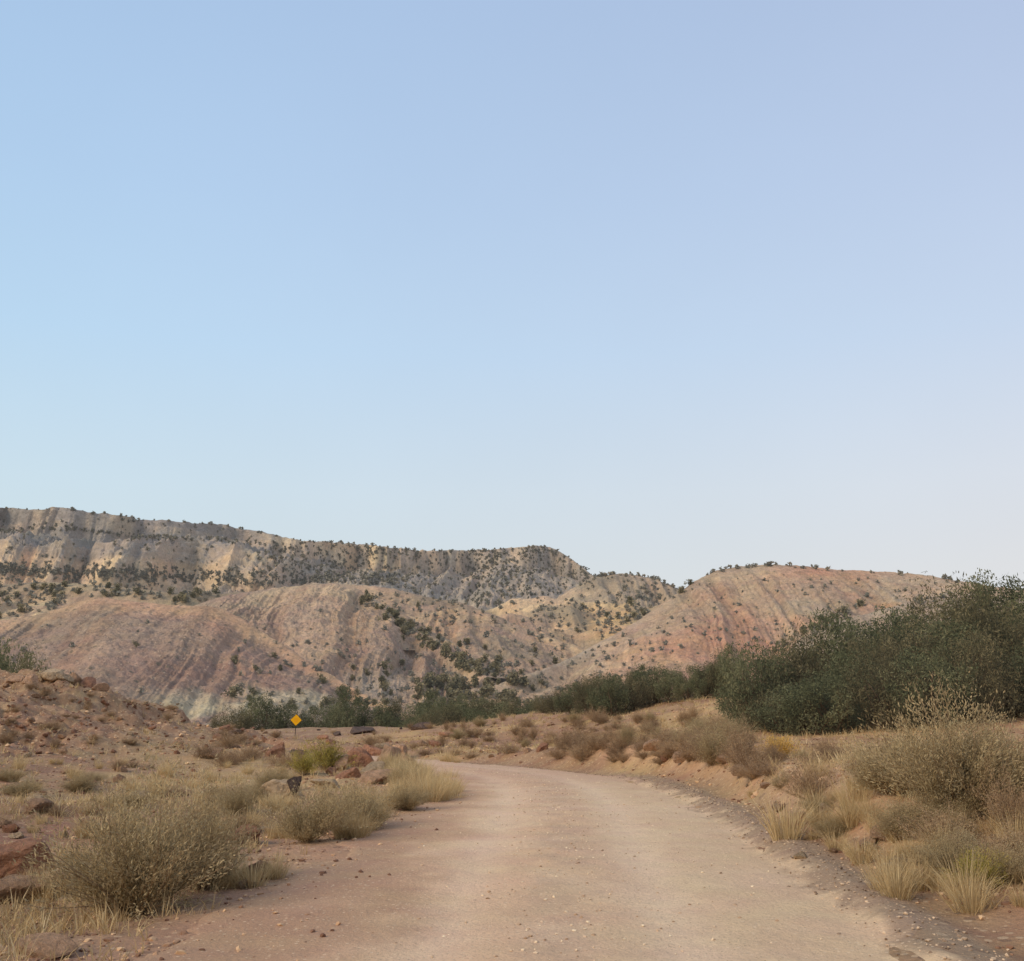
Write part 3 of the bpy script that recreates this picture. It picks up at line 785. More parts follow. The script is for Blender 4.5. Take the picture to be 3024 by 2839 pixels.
# ------------------------------------------------------------------ plant materials
def rp(*cs): return [((i + .5) / len(cs), tuple(col(*c))) for i, c in enumerate(cs)]
GK = .75
m_bark = plain_mat('grey_bark', col(98, 84, 72), nscale=12)
m_juniper = leaf_mat('juniper_leaf', rp((88, 88, 72), (108, 104, 84), (130, 122, 98)), .15, .2, .03)
m_farscrub = leaf_mat('far_juniper_leaf', rp((108, 108, 100), (126, 122, 110), (144, 136, 120)), .15, .2, .06)  # leaf colours paled and given a glow to imitate distance haze
m_tam = leaf_mat('tamarisk_leaf', rp((84, 80, 60), (104, 98, 74), (126, 116, 90)), .3, .3, .012)
m_tamg = leaf_mat('green_leaf', rp((80, 84, 62), (100, 103, 77), (121, 119, 91)), .3, .3, .012)
m_sage = leaf_mat('sagebrush_leaf', rp((134, 118, 92), (154, 137, 107), (166, 149, 118), (174, 158, 126)), .1, .25)
m_rabbit = leaf_mat('rabbitbrush_leaf', rp((126, 118, 66), (156, 144, 80), (182, 164, 92)), .1, .25)
m_gold = leaf_mat('golden_brush_leaf', rp((150, 122, 70), (190, 154, 82), (206, 172, 100)), .1, .25)
m_dry = leaf_mat('dry_twig', rp((118, 98, 80), (148, 124, 102), (176, 150, 120)), .25, .2)
m_grass = leaf_mat('straw_blade', rp((164, 142, 108), (188, 166, 128), (206, 188, 152)), .15, .3)
m_stem = plain_mat('woody_stem', col(142, 122, 100), nscale=10)
m_rock = plain_mat('tan_rock', col(194, 158, 132), nscale=3.4, nvar=.6, bump=(4., .3))
m_rockr = plain_mat('red_rock', col(172, 128, 106), nscale=3.4, nvar=.6, bump=(4., .3))
m_rockd = plain_mat('dark_rock', col(100, 84, 78), nscale=3.4, nvar=.6, bump=(4., .3))
m_rockl = plain_mat('cream_rock', col(200, 174, 146), nscale=3.4, nvar=.6, bump=(4., .3))

HIDE = []
def place(root, x, y, z, sx, sz=None, rot=None):
    root.location = (x, y, z); root.scale = (sx, sx, sz if sz else sx)
    root.rotation_euler = (0, 0, random.uniform(0, 6.28) if rot is None else rot)

class Kind:
    """first use moves the prototype itself, later uses copy it"""
    def __init__(s, protos): s.p = protos; s.used = [False] * len(protos)
    def get(s, i=None):
        i = random.randrange(len(s.p)) if i is None else i % len(s.p)
        if not s.used[i]:
            s.used[i] = True; return s.p[i]
        return dup(s.p[i])
    def finish(s):
        for i, u in enumerate(s.used):
            if not u:
                for c in list(s.p[i].children): bpy.data.objects.remove(c)
                bpy.data.objects.remove(s.p[i])

def put_px(kind, px, py, wpx, hpx, unit_w, unit_h, label, cat, group=None, i=None, ymax=120, sink=.0, rot=None, name=None):
    """stand a plant whose foot is seen at (px,py) and which looks wpx x hpx big"""
    x, y, z = hit(px, py, ymax)
    o = kind.get(i)
    k = math.sqrt(y * y + x * x * .0 + 0) / F
    place(o, x, y, z - sink, wpx * k / unit_w, hpx * k / unit_h, rot)
    tag(o, label, cat, group)
    if not group and 'group' in o: del o['group']
    return o

# ------------------------------------------------------------------ junipers dotted over the hills
cam0 = Vector((0, 0, CAMZ))
def cast(px, py):
    s, e = se(px, py)
    d = Vector((float(s), 1.0, float(e))).normalized()
    best = None
    for nm, b in BVHS:
        h = b.ray_cast(cam0, d)
        if h[0] is not None and (best is None or h[3] < best[1]):
            best = (h[0], h[3], nm, h[1])
    return best
def spots_region(n, fn):
    out = []; tries = 0
    while len(out) < n and tries < n * 30:
        tries += 1
        q_ = fn()
        if q_ is None: continue
        out.append(q_)
    return out
JUN = []           # (location, size, where)
def scatter(n, box, dens, size, only=None, clump=0):
    c = 0; tries = 0
    while c < n and tries < n * 25:
        tries += 1
        px = random.uniform(box[0], box[2]); py = random.uniform(box[1], box[3])
        if random.random() > dens(px, py): continue
        h = cast(px, py)
        if h is None or (only and h[2] not in only) or h[2] == 'ground': continue
        JUN.append((h[0].copy(), random.uniform(*size) * random.uniform(.5, 1.1) * .85, h[2])); c += 1
ns = lambda px, py, l, sd: float(vn(np.array([px / l]), np.array([py / (l * .5)]), sd)[0])
# rim of the mesa
mc = [(-20, 563), (72, 561), (150, 573), (240, 580), (330, 597), (400, 601), (490, 609), (550, 608), (597, 604), (630, 617), (650, 632), (668, 648)]
def rim(pts, n, off, size, only):
    for _ in range(n):
        px = random.uniform(pts[0][0], pts[-1][0]); py = np.interp(px, [p[0] for p in pts], [p[1] for p in pts])
        for k in range(8):
            h = cast(px, py + off * random.uniform(.2, 1.) + k)
            if h is not None and h[2] in only:
                JUN.append((h[0].copy(), random.uniform(*size), h[2])); break
rim(mc, 85, 2.0, (1., 4), ('mesa',))
# belt at the foot of the mesa and slope on the right part of it
scatter(420, (-10, 622, 420, 660), lambda a, b: min(1, (.25 + .9 * math.exp(-((b - np.interp(a, [0, 100, 200, 300, 420], [636, 634, 640, 645, 640])) / 7) ** 2)) * (.35 + 1.1 * ns(a, b, 40, 3))), (2.5, 5.5), ('mesa', 'bench'))
scatter(1150, (280, 600, 670, 700), lambda a, b: sm(240, 420, a) * (.15 + .95 * ns(a, b, 45, 5) ** 1.3), (3, 6), ('mesa',))
for k in range(420):
    a = random.uniform(-10, 440); b = np.interp(a, [0, 100, 200, 300, 440], [634, 638, 642, 646, 643]) + random.gauss(0, 3.5) - 2
    if random.random() > .35 + .8 * ns(a, b, 50, 13): continue
    h = cast(a, b)
    if h is not None and h[2] in ('mesa', 'bench'): JUN.append((h[0].copy(), random.uniform(2.5, 5.5), h[2]))
for k in range(170):
    a = random.uniform(-10, 330); b = np.interp(a, [p[0] for p in mc], [p[1] for p in mc]) + np.interp(a, [0, 150, 330], [26, 22, 13]) + random.gauss(0, 1.6)
    h = cast(a, b)
    if h is not None and h[2] == 'mesa': JUN.append((h[0].copy(), random.uniform(1.5, 4), h[2]))
scatter(120, (0, 575, 330, 625), lambda a, b: .6 * ns(a, b, 50, 6), (2, 5), ('mesa',))
scatter(130, (640, 635, 780, 690), lambda a, b: .2 + .8 * ns(a, b, 30, 7), (2.5, 5), ('hill', 'rock_ledge'))
rim([(655, 637), (685, 632), (712, 635), (735, 642), (752, 649)], 30, 2, (2, 4), ('hill',))
scatter(60, (-10, 645, 250, 690), lambda a, b: .15 + ns(a, b, 45, 8) ** 2, (2.5, 5.5), ('bench',))
scatter(45, (-10, 650, 70, 700), lambda a, b: .7, (3, 6), ('bench',))
scatter(330, (380, 655, 760, 770), lambda a, b: .1 + .9 * ns(a, b, 40, 9) ** 1.5, (1.5, 3.6), ('ridge', 'rock_ledge'))
scatter(130, (260, 665, 560, 790), lambda a, b: .1 + .9 * sm(690, 780, b), (1., 2.6), ('eroded_hill',))
scatter(60, (20, 690, 440, 790), lambda a, b: .06 + .9 * sm(250, 360, a), (.9, 2.2), ('clay_hill',))
for px, py, s_ in [(260, 735, 2.4), (266, 748, 1.3), (283, 742, 1.5), (304, 728, 1.5), (310, 742, 1.6), (336, 738, 1.4), (356, 735, 1.6), (380, 772, 3.), (395, 780, 2.), (258, 772, 2.6), (280, 770, 2.), (150, 716, 1.6), (80, 716, 1.2), (163, 690, 1.2), (330, 768, 1.5), (360, 780, 2)]:
    h = cast(px, py)
    if h is not None and h[2] != 'ground': JUN.append((h[0].copy(), s_, h[2]))
scatter(240, (520, 640, 1060, 790), lambda a, b: .35 + .65 * ns(a, b, 40, 10), (.8, 2.1), ('rounded_hill',))
scatter(60, (560, 700, 720, 780), lambda a, b: .7, (1., 2.2), ('rounded_hill',))
rim([(745, 658), (770, 641), (790, 630), (850, 624), (930, 630), (1020, 635), (1060, 642)], 38, 3, (.6, 2.6), ('rounded_hill',))
scatter(60, (860, 655, 1070, 730), lambda a, b: .12 + .9 * math.exp(-((b - np.interp(a, [860, 945, 1060], [718, 680, 655])) / 6) ** 2), (.8, 2.2), ('spur',))
for k in range(26):
    a = random.uniform(840, 975); b = np.interp(a, [840, 880, 930, 975], [728, 706, 682, 660]) + random.gauss(0, 3)
    h = cast(a, b)
    if h is not None and h[2] in ('rounded_hill', 'spur'): JUN.append((h[0].copy(), random.uniform(1.4, 2.8), h[2]))
# draw in the gully between the two middle hills
for k in range(120):
    t_ = random.random(); a = 400 + 170 * t_ + random.gauss(0, 9); b = np.interp(a, [400, 440, 500, 560, 620], [662, 690, 728, 752, 768]) + random.gauss(0, 6)
    h = cast(a, b)
    if h is not None and h[2] in ('ridge', 'eroded_hill', 'rounded_hill'): JUN.append((h[0].copy(), random.uniform(1.5, 3.6), h[2]))

for k in range(70):
    a = random.gauss(505, 32); b = random.gauss(766, 9) + .12 * (a - 505)
    h = cast(a, b)
    if h is not None and h[2] != 'ground': JUN.append((h[0].copy(), random.uniform(1.6, 3.8), h[2]))
def juniper_arrays(n, seed):
    r = np.random.default_rng(seed)
    nc_ = 7
    cc_ = np.stack([r.normal(0, .16, nc_), r.normal(0, .16, nc_), r.uniform(.2, .75, nc_)], 1)
    k = r.integers(0, nc_, n)
    v = r.normal(size=(n, 3)); v /= np.linalg.norm(v, axis=1)[:, None]
    c = cc_[k] + v * r.uniform(.08, .3, n)[:, None]; c[:, 2] = np.clip(c[:, 2], .02, 1.1)
    d = r.normal(size=(n, 3)); d[:, 2] += .5; d /= np.linalg.norm(d, axis=1)[:, None]
    nn = r.normal(size=(n, 3)); nn /= np.linalg.norm(nn, axis=1)[:, None]
    s_ = (12 / n) ** .5 * .8
    V, Fc = quads(c, d, nn, s_ * r.uniform(.5, 1.2, n), s_ * r.uniform(.35, .8, n))
    c[:10] = np.stack([r.normal(0, .05, 10), r.normal(0, .05, 10), np.linspace(.1, .75, 10)], 1)
    V, Fc = quads(c, d, nn, np.concatenate([np.full(10, .5), s_ * r.uniform(.5, 1.2, n - 10)]), np.concatenate([np.full(10, .3), s_ * r.uniform(.35, .8, n - 10)]))
    tone = np.repeat(np.clip(r.uniform(.2, .8, nc_)[k] + r.normal(0, .15, n), 0, 1), 4)
    return V, Fc, tone
JUN.sort(key=lambda j: -j[1] / j[0].length)
WHERE = {'mesa': ('dark juniper on the grey mesa slope below its rim', 'junipers on the mesa'),
         'hill': ('dark juniper on the small far hill in the gap', 'junipers on the far gap hill'),
         'rock_ledge': ('dark juniper by the cream domed rock ledge', 'junipers by the rock ledge'),
         'bench': ('dark juniper on the tan bench below the mesa cliffs', 'junipers on the bench'),
         'ridge': ('dark juniper on the tan ridges in the middle distance', 'junipers on the middle ridges'),
         'eroded_hill': ('dark shrub on the gullied face of the big eroded hill', 'shrubs on the big eroded hill'),
         'clay_hill': ('dark shrub dotted on the purplish clay hill at left', 'shrubs on the clay hill'),
         'rounded_hill': ('dark shrub dotted on the pink rounded hill at right', 'shrubs on the rounded right hill'),
         'spur': ('dark shrub on the grey spur in front of the right hill', 'shrubs on the grey spur')}
jm = []
for k in range(5):
    V, Fc, T = juniper_arrays(150, 300 + k); m = mesh_from('juniper', V, Fc, True, tone=T); m.materials.append(m_juniper); jm.append(m)
NIND = 290
for k, (p, s_, w) in enumerate(JUN[:NIND]):
    o = link('juniper', jm[k % 5]); wd = s_ * random.uniform(.9, 1.3)
    o.location = (p.x, p.y, p.z - .1 * s_); o.scale = (wd, wd, s_); o.rotation_euler = (0, 0, random.uniform(0, 6.28))
    tag(o, WHERE[w][0], 'juniper', WHERE[w][1])
A = Acc(); base_ = [juniper_arrays(36, 400 + k) for k in range(8)]
for k, (p, s_, w) in enumerate(JUN[NIND:]):
    V, Fc, T = base_[k % 8]; a = random.uniform(0, 6.28); wd = s_ * random.uniform(.9, 1.4)
    R_ = np.array([[math.cos(a), -math.sin(a), 0], [math.sin(a), math.cos(a), 0], [0, 0, 1]])
    A.add((V * np.array([wd, wd, s_])) @ R_.T + np.array([p.x, p.y, p.z - .1 * s_]), Fc, np.clip(T + random.uniform(-.2, .2), 0, 1))
tag(link('juniper_woodland', A.mesh('juniper_woodland'), m_farscrub), 'scattered dark juniper woodland covering the distant mesa and hills', 'woodland', kind='stuff')
print('junipers', len(JUN))

# ------------------------------------------------------------------ trees in the wash and the roadside thicket
tam = Kind([make_tree('tamarisk', 1, 1, 60, 11000, .04, .011, m_tam, m_bark, base=.06, trunks=5, twig=.35, clump_r=.19) for _ in range(3)])
grn = Kind([make_tree('desert_tree', 1, 1, 52, 9000, .042, .013, m_tamg, m_bark, base=.08, trunks=4, twig=.0, clump_r=.19) for _ in range(3)])
def stand(kind, px, pytop, Y, w, label, cat, group, zbase=None, i=None):
    s, e = se(px, pytop); x = float(s) * Y; zt = CAMZ + float(e) * Y
    zb = float(gh(np.array([x]), np.array([float(Y)]))[0]) if zbase is None else zbase
    o = kind.get(i); place(o, x, Y, zb - .05, w * random.uniform(.85, 1.15), max((zt - zb) * random.uniform(.92, 1.13), .5))
    tag(o, label, cat, group); return o
# wash, ~120-160 m away
for px, pt, Y, w, lab in [
    (30, 722, 90, 3.4, 'dark bushy tree at the left edge behind the rubble knoll'), (4, 717, 92, 4., 'dark bushy tree at the left edge behind the rubble knoll'),
    (18, 712, 95, 6.5, 'dark bushy tree at the left edge behind the rubble knoll'),
    (-14, 722, 98, 5., 'dark bushy tree at the left edge behind the rubble knoll'),
    (286, 769, 128, 6.6, 'tallest olive green tree left of the yellow sign'),
    (262, 782, 125, 4.5, 'low dark tree left of the tallest olive tree'),
    (318, 779, 130, 5., 'dark green tree directly behind the yellow sign'),
    (352, 782, 132, 5., 'dark green tree just right of the yellow sign'),
    (381, 762, 160, 4.2, 'narrow dark tree rising above the wash right of the sign'),
    (394, 775, 140, 5., None), (418, 780, 140, 5., None), (442, 786, 140, 4.5, None), (372, 778, 138, 5., None),
    (470, 776, 170, 5.5, None), (488, 768, 180, 6., None), (505, 774, 170, 5.5, None), (497, 783, 145, 5, None), (520, 780, 145, 5.5, None), (545, 777, 150, 5.5, None), (562, 780, 150, 5, None), (580, 784, 140, 4.5, None), (600, 786, 130, 4, None), (475, 790, 130, 4, None), (530, 788, 128, 4, None), (508, 771, 150, 7, None), (524, 774, 148, 7, None), (540, 771, 152, 7, None), (556, 774, 146, 6.5, None), (572, 777, 140, 6, None), (588, 780, 130, 5.5, None), (604, 780, 118, 5, None), (460, 781, 140, 6, None), (432, 780, 142, 6, None), (515, 764, 185, 6, None), (478, 766, 190, 6, None), (240, 792, 115, 2.5, None), (455, 794, 120, 3, None)]:
    stand(grn if random.random() < .65 else tam, px, pt, Y, w, lab or 'green bushy tree in the wash beyond the bend', 'tree', 'trees in the wash' if lab is None or 'left edge' in lab else None)
# far part of the thicket
for px, pb, hp, wp in [(603, 789, 18, 26), (618, 790, 26, 34), (636, 790, 34, 38), (656, 791, 40, 40), (676, 792, 42, 44), (695, 788, 42, 44), (712, 781, 44, 40), (728, 778, 40, 36), (745, 777, 36, 34), (762, 775, 36, 34), (780, 773, 38, 34), (798, 771, 44, 36), (812, 772, 56, 34), (664, 782, 42, 40), (704, 775, 36, 40), (790, 768, 34, 30)]:
    x, y, z = hit(px, pb, 84); k = y / F
    o = (grn if random.random() < .6 else tam).get(); place(o, x, y, z - .05, wp * k * 1.15, hp * k * 1.05)
    tag(o, 'dark green shrub in the far row along the grassy rise', 'shrub', 'far row of shrubs on the rise')
# near thicket on the right bank
for px, pt, Y, w in [(835, 712, 31, 1.9), (825, 735, 32, 1.6), (862, 708, 31, 2.0), (890, 703, 31.5, 2.1), (918, 696, 32, 2.2), (945, 688, 33, 2.3), (965, 690, 30, 2.2), (985, 676, 34, 2.4), (1010, 664, 36, 2.6), (1040, 655, 38, 3.0), (1075, 648, 40, 3.2), (1110, 645, 38, 3.2), (1150, 640, 38, 3.2), (1190, 640, 38, 3.2),
                     (1020, 690, 30, 2.4), (1060, 684, 30, 2.6), (1100, 680, 29, 2.6), (1140, 676, 29, 2.6), (875, 742, 29, 1.7), (910, 738, 28.5, 1.8), (940, 732, 28.5, 1.9), (980, 728, 28, 1.9), (1025, 724, 27.5, 2.1), (1070, 720, 27.5, 2.2), (1115, 715, 27, 2.2), (1160, 705, 27, 2.3), (850, 758, 29, 1.4), (1230, 680, 30, 3)]:
    stand(tam if random.random() < .42 else grn, px, pt + random.uniform(-13, 11), Y + random.uniform(-.8, 1.2), w * 1.12, 'tall dark green shrub in the dense thicket above the right bank', 'shrub', 'thicket above the right bank')

# ------------------------------------------------------------------ shrubs near the road
sage = Kind([make_shrub('sagebrush', 1, 1, 170, 26000, .036, .009, m_sage, m_stem, taper=.006, core=.12, wisp=.32) for _ in range(3)])
rab = Kind([make_shrub('rabbitbrush', 1, 1, 90, 6000, .07, .012, m_rabbit, m_stem, taper=.010) for _ in range(2)])
gold = Kind([make_shrub('golden_brush', 1, 1, 90, 4500, .07, .014, m_gold, m_stem, taper=.010) for _ in range(1)])
dry = Kind([make_shrub('dry_shrub', 1, 1, 90, 7000, .06, .008, m_dry, m_stem, taper=.009) for _ in range(3)])
U = 1.25      # a unit shrub looks about this wide
for px, py, w, h, lab in [
    (150, 1012, 205, 135, 'largest grey-olive sagebrush, at the left foreground beside the dirt shoulder'),
    (222, 985, 95, 95, 'grey-olive sagebrush pressed against the right side of the largest one'),
    (338, 932, 95, 56, 'grey-olive sagebrush at the road shoulder, below the black rock'),
    (392, 922, 85, 48, 'pale sagebrush nearest the road on the left shoulder'),
    (450, 897, 50, 26, 'low pale sagebrush between boulders and road on the left'),
    (262, 905, 56, 40, 'brownish sagebrush standing left of the black rock'),
    (300, 878, 50, 30, 'small sagebrush behind the cream rock with the black stone'),
    (1060, 905, 170, 125, 'largest olive brush on the right bank in front of the thicket'),
    (1120, 900, 120, 95, 'olive brush at the right frame edge on the bank'),
    (985, 880, 90, 60, 'low olive brush left of the largest bank brush'),
    (1000, 930, 80, 45, 'low grey brush below the largest brush on the bank')]:
    put_px(sage, px, py, w * 1.0, h, U, 1.0, lab, 'shrub')
for px, py, w, h, lab in [(360, 852, 58, 36, 'yellow-green rabbitbrush right of the yellow sign'), (336, 858, 42, 28, 'yellow-green rabbitbrush below the yellow sign')]:
    put_px(rab, px, py, w, h, U, 1.0, lab, 'shrub')
put_px(gold, 865, 840, 46, 28, U, 1.0, 'golden flowering brush at the left foot of the thicket', 'shrub')
put_px(rab, 1085, 985, 60, 45, U, 1., 'yellowish brush low on the bank at the right edge', 'shrub')
for px, py, w, h, lab in [(900, 888, 80, 45, 'dark brown twiggy shrub on the bank below the golden brush'), (1120, 925, 70, 70, 'dark brown twiggy shrub at the right frame edge'), (835, 862, 60, 30, 'brown twiggy shrub above the sandy cut bank')]:
    put_px(dry, px, py, w, h, U, 1., lab, 'shrub')
# mid-distance brown scrub across the grassy flat, the left field and the knoll
cnt = 0
def many(kind, n, box, dens, w, h, label, group, cat='shrub', clear=2.9, ymax=110):
    c = 0; t_ = 0
    while c < n and t_ < n * 20:
        t_ += 1
        px = random.uniform(box[0], box[2]); py = random.uniform(box[1], box[3])
        if random.random() > dens(px, py): continue
        x, y, z = hit(px, py, ymax)
        d, _ = road_coord(np.array([x]), np.array([y]))
        if abs(d[0]) < clear or y > ymax * .98 or (abs(px - 328) < 22 and 800 < py < 842): continue
        k = y / F; f = random.uniform(.7, 1.3)
        sc = (y / 40) ** -.0
        o = kind.get(); place(o, x, y, z - .02, random.uniform(*w) * f / U, random.uniform(*h) * f)
        tag(o, label, cat, group); c += 1
one = lambda a, b: 1
many(dry, 120, (490, 798, 830, 848), lambda a, b: .5 + .5 * sm(560, 800, a), (.5, 1.1), (.28, .6), 'brown dry shrub on the grassy flat beyond the bend', 'dry shrubs beyond the bend')
many(sage, 18, (500, 797, 830, 848), one, (.5, 1.0), (.35, .6), 'grey-olive sagebrush on the grassy flat beyond the bend', 'sagebrush beyond the bend')
many(dry, 16, (0, 835, 300, 930), one, (.3, .7), (.15, .32), 'brown dry shrub in the stony field on the left', 'dry shrubs in the left field')
many(sage, 9, (0, 850, 300, 900), one, (.4, .8), (.2, .35), 'small grey-olive sagebrush in the stony field on the left', 'sagebrush in the left field')
many(dry, 30, (0, 760, 240, 835), one, (.3, .7), (.15, .35), 'small dry shrub on the slope of the rubble knoll', 'dry shrubs on the knoll')
many(dry, 26, (800, 825, 1133, 975), one, (.35, .8), (.18, .36), 'brown dry shrub on the right road bank', 'dry shrubs on the right bank')
many(sage, 22, (840, 830, 1133, 985), one, (.35, .8), (.2, .42), 'small grey-olive sagebrush on the right road bank', 'sagebrush on the right bank')
many(dry, 34, (230, 806, 500, 850), one, (.5, 1.1), (.25, .5), 'brown dry shrub on the flat around the yellow sign', 'dry shrubs around the sign')
many(sage, 6, (440, 850, 490, 890), one, (.4, .8), (.3, .5), 'small sagebrush among the boulders left of the road', 'sagebrush among the boulders')

# ------------------------------------------------------------------ grass tufts
def make_tuft(n, r, h, lean, wd):
    V, Fc = blades(n, r, h, lean, wd); T = np.repeat(np.clip(RNG.normal(.5, .22, n), 0, 1), 6)
    m = mesh_from('grass_tuft', V, Fc, True, tone=T); m.materials.append(m_grass); return m
tm = [make_tuft(260, .16, .42, .9, .006) for _ in range(3)]
def tuft(x, y, z, s_, label, group):
    o = link('grass_tuft', random.choice(tm)); o.location = (x, y, z); o.scale = (s_, s_, s_ * random.uniform(.85, 1.15)); o.rotation_euler = (0, 0, random.uniform(0, 6.28))
    return tag(o, label, 'grass tuft', group)
for px, py, hpx, lab in [(1020, 985, 58, 'tall pale straw grass tuft low on the right bank'), (870, 928, 60, 'tall straw grass tuft at the dark gravel edge of the road'), (1075, 1010, 60, 'straw grass tuft nearest the lower right corner'), (905, 900, 40, 'short straw grass tuft beside the dark twiggy shrub'), (985, 960, 34, 'short straw grass tuft left of the tall pale one')]:
    x, y, z = hit(px, py)
    for k in range(1):
        tuft(x, y, z, hpx * y / F / .55, lab, None)
def tufts(n, box, s_, label, group, dens=one, clear=2.6):
    c = 0; t_ = 0
    while c < n and t_ < n * 20:
        t_ += 1
        px = random.uniform(box[0], box[2]); py = random.uniform(box[1], box[3])
        x, y, z = hit(px, py, 100); d, _ = road_coord(np.array([x]), np.array([y]))
        if abs(d[0]) < clear or y > 98 or random.random() > dens(px, py): continue
        tuft(x, y, z, random.uniform(*s_), label, group); c += 1
tufts(60, (430, 842, 508, 890), (.6, 1.15), 'straw grass tuft along the left road edge at the bend', 'grass tufts at the bend', clear=1.75)
tufts(48, (800, 850, 1133, 1010), (.3, .85), 'straw grass tuft scattered over the right bank', 'grass tufts on the right bank')
tufts(70, (0, 840, 330, 1000), (.35, .8), 'straw grass tuft in the stony field on the left', 'grass tufts in the left field')
tufts(40, (380, 890, 440, 930), (.5, .9), 'pale grass tuft by the sagebrush on the left shoulder', 'grass tufts on the left shoulder')
# uncountable short dry grass
A = Acc()
def carpet(n, xr, yr, dens, s_, clear=2.7):
    x = RNG.uniform(*xr, n); y = np.exp(RNG.uniform(math.log(yr[0]), math.log(yr[1]), n))
    x = x * (y + 5) if xr[1] < 2 else x
    d, _ = road_coord(x, y)
    keep = (RNG.uniform(0, 1, n) < dens(x, y, d)) & (np.abs(d) > clear)
    x, y = x[keep], y[keep]; z = gh(x, y)
    for a, b, c_ in zip(x, y, z):
        k = RNG.uniform(*s_); V, Fc = blades(7, .07, .22 * k, 1.0, .006 + .0004 * b)
        A.add(V + np.array([a, b, c_]), Fc, np.clip(RNG.normal(.45, .25), 0, 1))
carpet(22000, (-.56, .56), (5, 85), lambda x, y, d: np.clip(sm(.38, .62, fbm(x * .3, y * .3, 3, 61)) * (1 - .6 * sm(-9, -14, x) * sm(24, 32, y)) + .08 + .5 * sm(36, 46, y) * sm(-12, -2, x), 0, 1) * np.where(d < 0, sm(2.6, 4.5, -d), sm(2.9, 3.8, d)), (.5, 1.2))
tag(link('dry_grass', A.mesh('dry_grass'), m_grass), 'short straw coloured dry grass covering the open ground', 'grass', kind='stuff')

# ------------------------------------------------------------------ rocks
rock_m = {}
for nm_, mt in (('t', m_rock), ('r', m_rockr), ('d', m_rockd), ('l', m_rockl)):
    rock_m[nm_] = []
    for k in range(4):
        V, Fc = rock_arrays(4, 500 + k + 10 * ord(nm_), .78); m = mesh_from('rock', V, Fc, False); m.materials.append(mt); rock_m[nm_].append(m)
def rock(x, y, z, s_, c, label, group=None, sz=None, rot=None, name='rock', sink=.35, sy=None):
    o = link(name, random.choice(rock_m[c])); sz = sz or s_
    o.location = (x, y, z + sz * (.72 - sink) * .6); o.scale = (s_, sy or s_ * random.uniform(.75, 1.1), sz)
    o.rotation_euler = (random.uniform(-.2, .2), random.uniform(-.2, .2), random.uniform(0, 6.28) if rot is None else rot)
    return tag(o, label, 'rock', group)
def rock_px(px, py, w, h, c, label, group=None, name='boulder', rot=None):
    x, y, z = hit(px, py); k = y / F
    return rock(x, y + w * k * .3, z, w * k / 1.75, c, label, group, h * k / 1.1, rot, name)
rock_px(2, 982, 125, 62, 'r', 'large dark red-brown boulder cut by the left frame edge', rot=.2)
rock_px(22, 1000, 60, 26, 't', 'flat tan boulder in front of the red-brown one at the left edge')
rock_px(40, 1062, 60, 20, 't', 'low tan stone at the bottom left corner')
for px, py, w, h, c, lab in [
    (312, 888, 50, 26, 'l', 'cream stone under the small black rock'),
    (398, 850, 40, 28, 'r', 'reddish boulder at the left of the boulder pile'),
    (428, 850, 34, 30, 't', 'tallest pinkish boulder of the pile left of the road'),
    (412, 858, 34, 16, 'l', 'pale flat boulder at the front of the pile'),
    (446, 852, 22, 14, 't', 'small tan boulder at the right end of the pile'),
    (375, 852, 22, 18, 't', 'small tan boulder at the left end of the pile'),
    (420, 868, 36, 16, 't', 'tan boulder low in front of the boulder pile'),
    (455, 862, 18, 12, 'l', 'pale round stone beside the straw grass at the bend'),
    (441, 842, 28, 22, 't', 'pinkish boulder behind the tallest one of the pile'),
    (408, 838, 26, 18, 'r', 'reddish block wedged at the back of the boulder pile'),
    (436, 866, 26, 18, 't', 'tan block below the tallest boulder of the pile'),
    (388, 862, 28, 16, 'r', 'red-brown boulder at the front left of the pile'),
    (418, 832, 20, 14, 'l', 'pale block on the far side of the boulder pile'),
    (366, 858, 20, 12, 'r', 'red stone between the rabbitbrush and the boulder pile'),
    (360, 872, 40, 12, 'l', 'long pale flat stone right of the black rock'),
    (228, 915, 30, 22, 'l', 'pale round boulder behind the sagebrush on the left'),
    (268, 935, 40, 26, 'r', 'red boulder between the two sagebrush on the left'),
    (246, 940, 30, 10, 'l', 'cream flat stone beside the red boulder'),
    (400, 812, 34, 10, 'd', 'dark flat boulder on the crest right of the sign'),
    (465, 808, 22, 10, 'd', 'small dark boulder on the crest above the bend'),
    (263, 822, 18, 9, 'd', 'dark boulder on the flat left of the sign'),
    (890, 952, 16, 10, 'l', 'cream round stone at the foot of the right bank'),
    (915, 905, 22, 16, 'l', 'pale stone in the grass on the right bank'),
    (948, 886, 18, 12, 't', 'tan stone beside the brush on the right bank'),
    (900, 930, 24, 8, 'l', 'flat pale stone above the cream round one')]:
    rock_px(px, py, w, h, c, lab)
bx_, by_, bz_ = hit(312, 888); kb_ = by_ / F
rock(bx_ + 9 * kb_, by_ + 14 * kb_, bz_ + 13 * kb_, 22 * kb_ / 1.75, 'd', 'small black rock perched on a cream stone left of the road', None, 17 * kb_ / 1.1, name='rock')
for px, py, w, h, c in [(52, 752, 26, 14, 'l'), (70, 754, 22, 12, 'l'), (30, 756, 20, 13, 't'), (92, 760, 26, 13, 'r'), (78, 757, 18, 14, 't'), (12, 757, 22, 12, 't'), (108, 765, 16, 9, 't'), (42, 754, 14, 10, 'l')]:
    rock_px(px, py, w, h, c, 'pale boulder in the row on top of the rubble knoll', 'boulders on the knoll top', 'boulder')
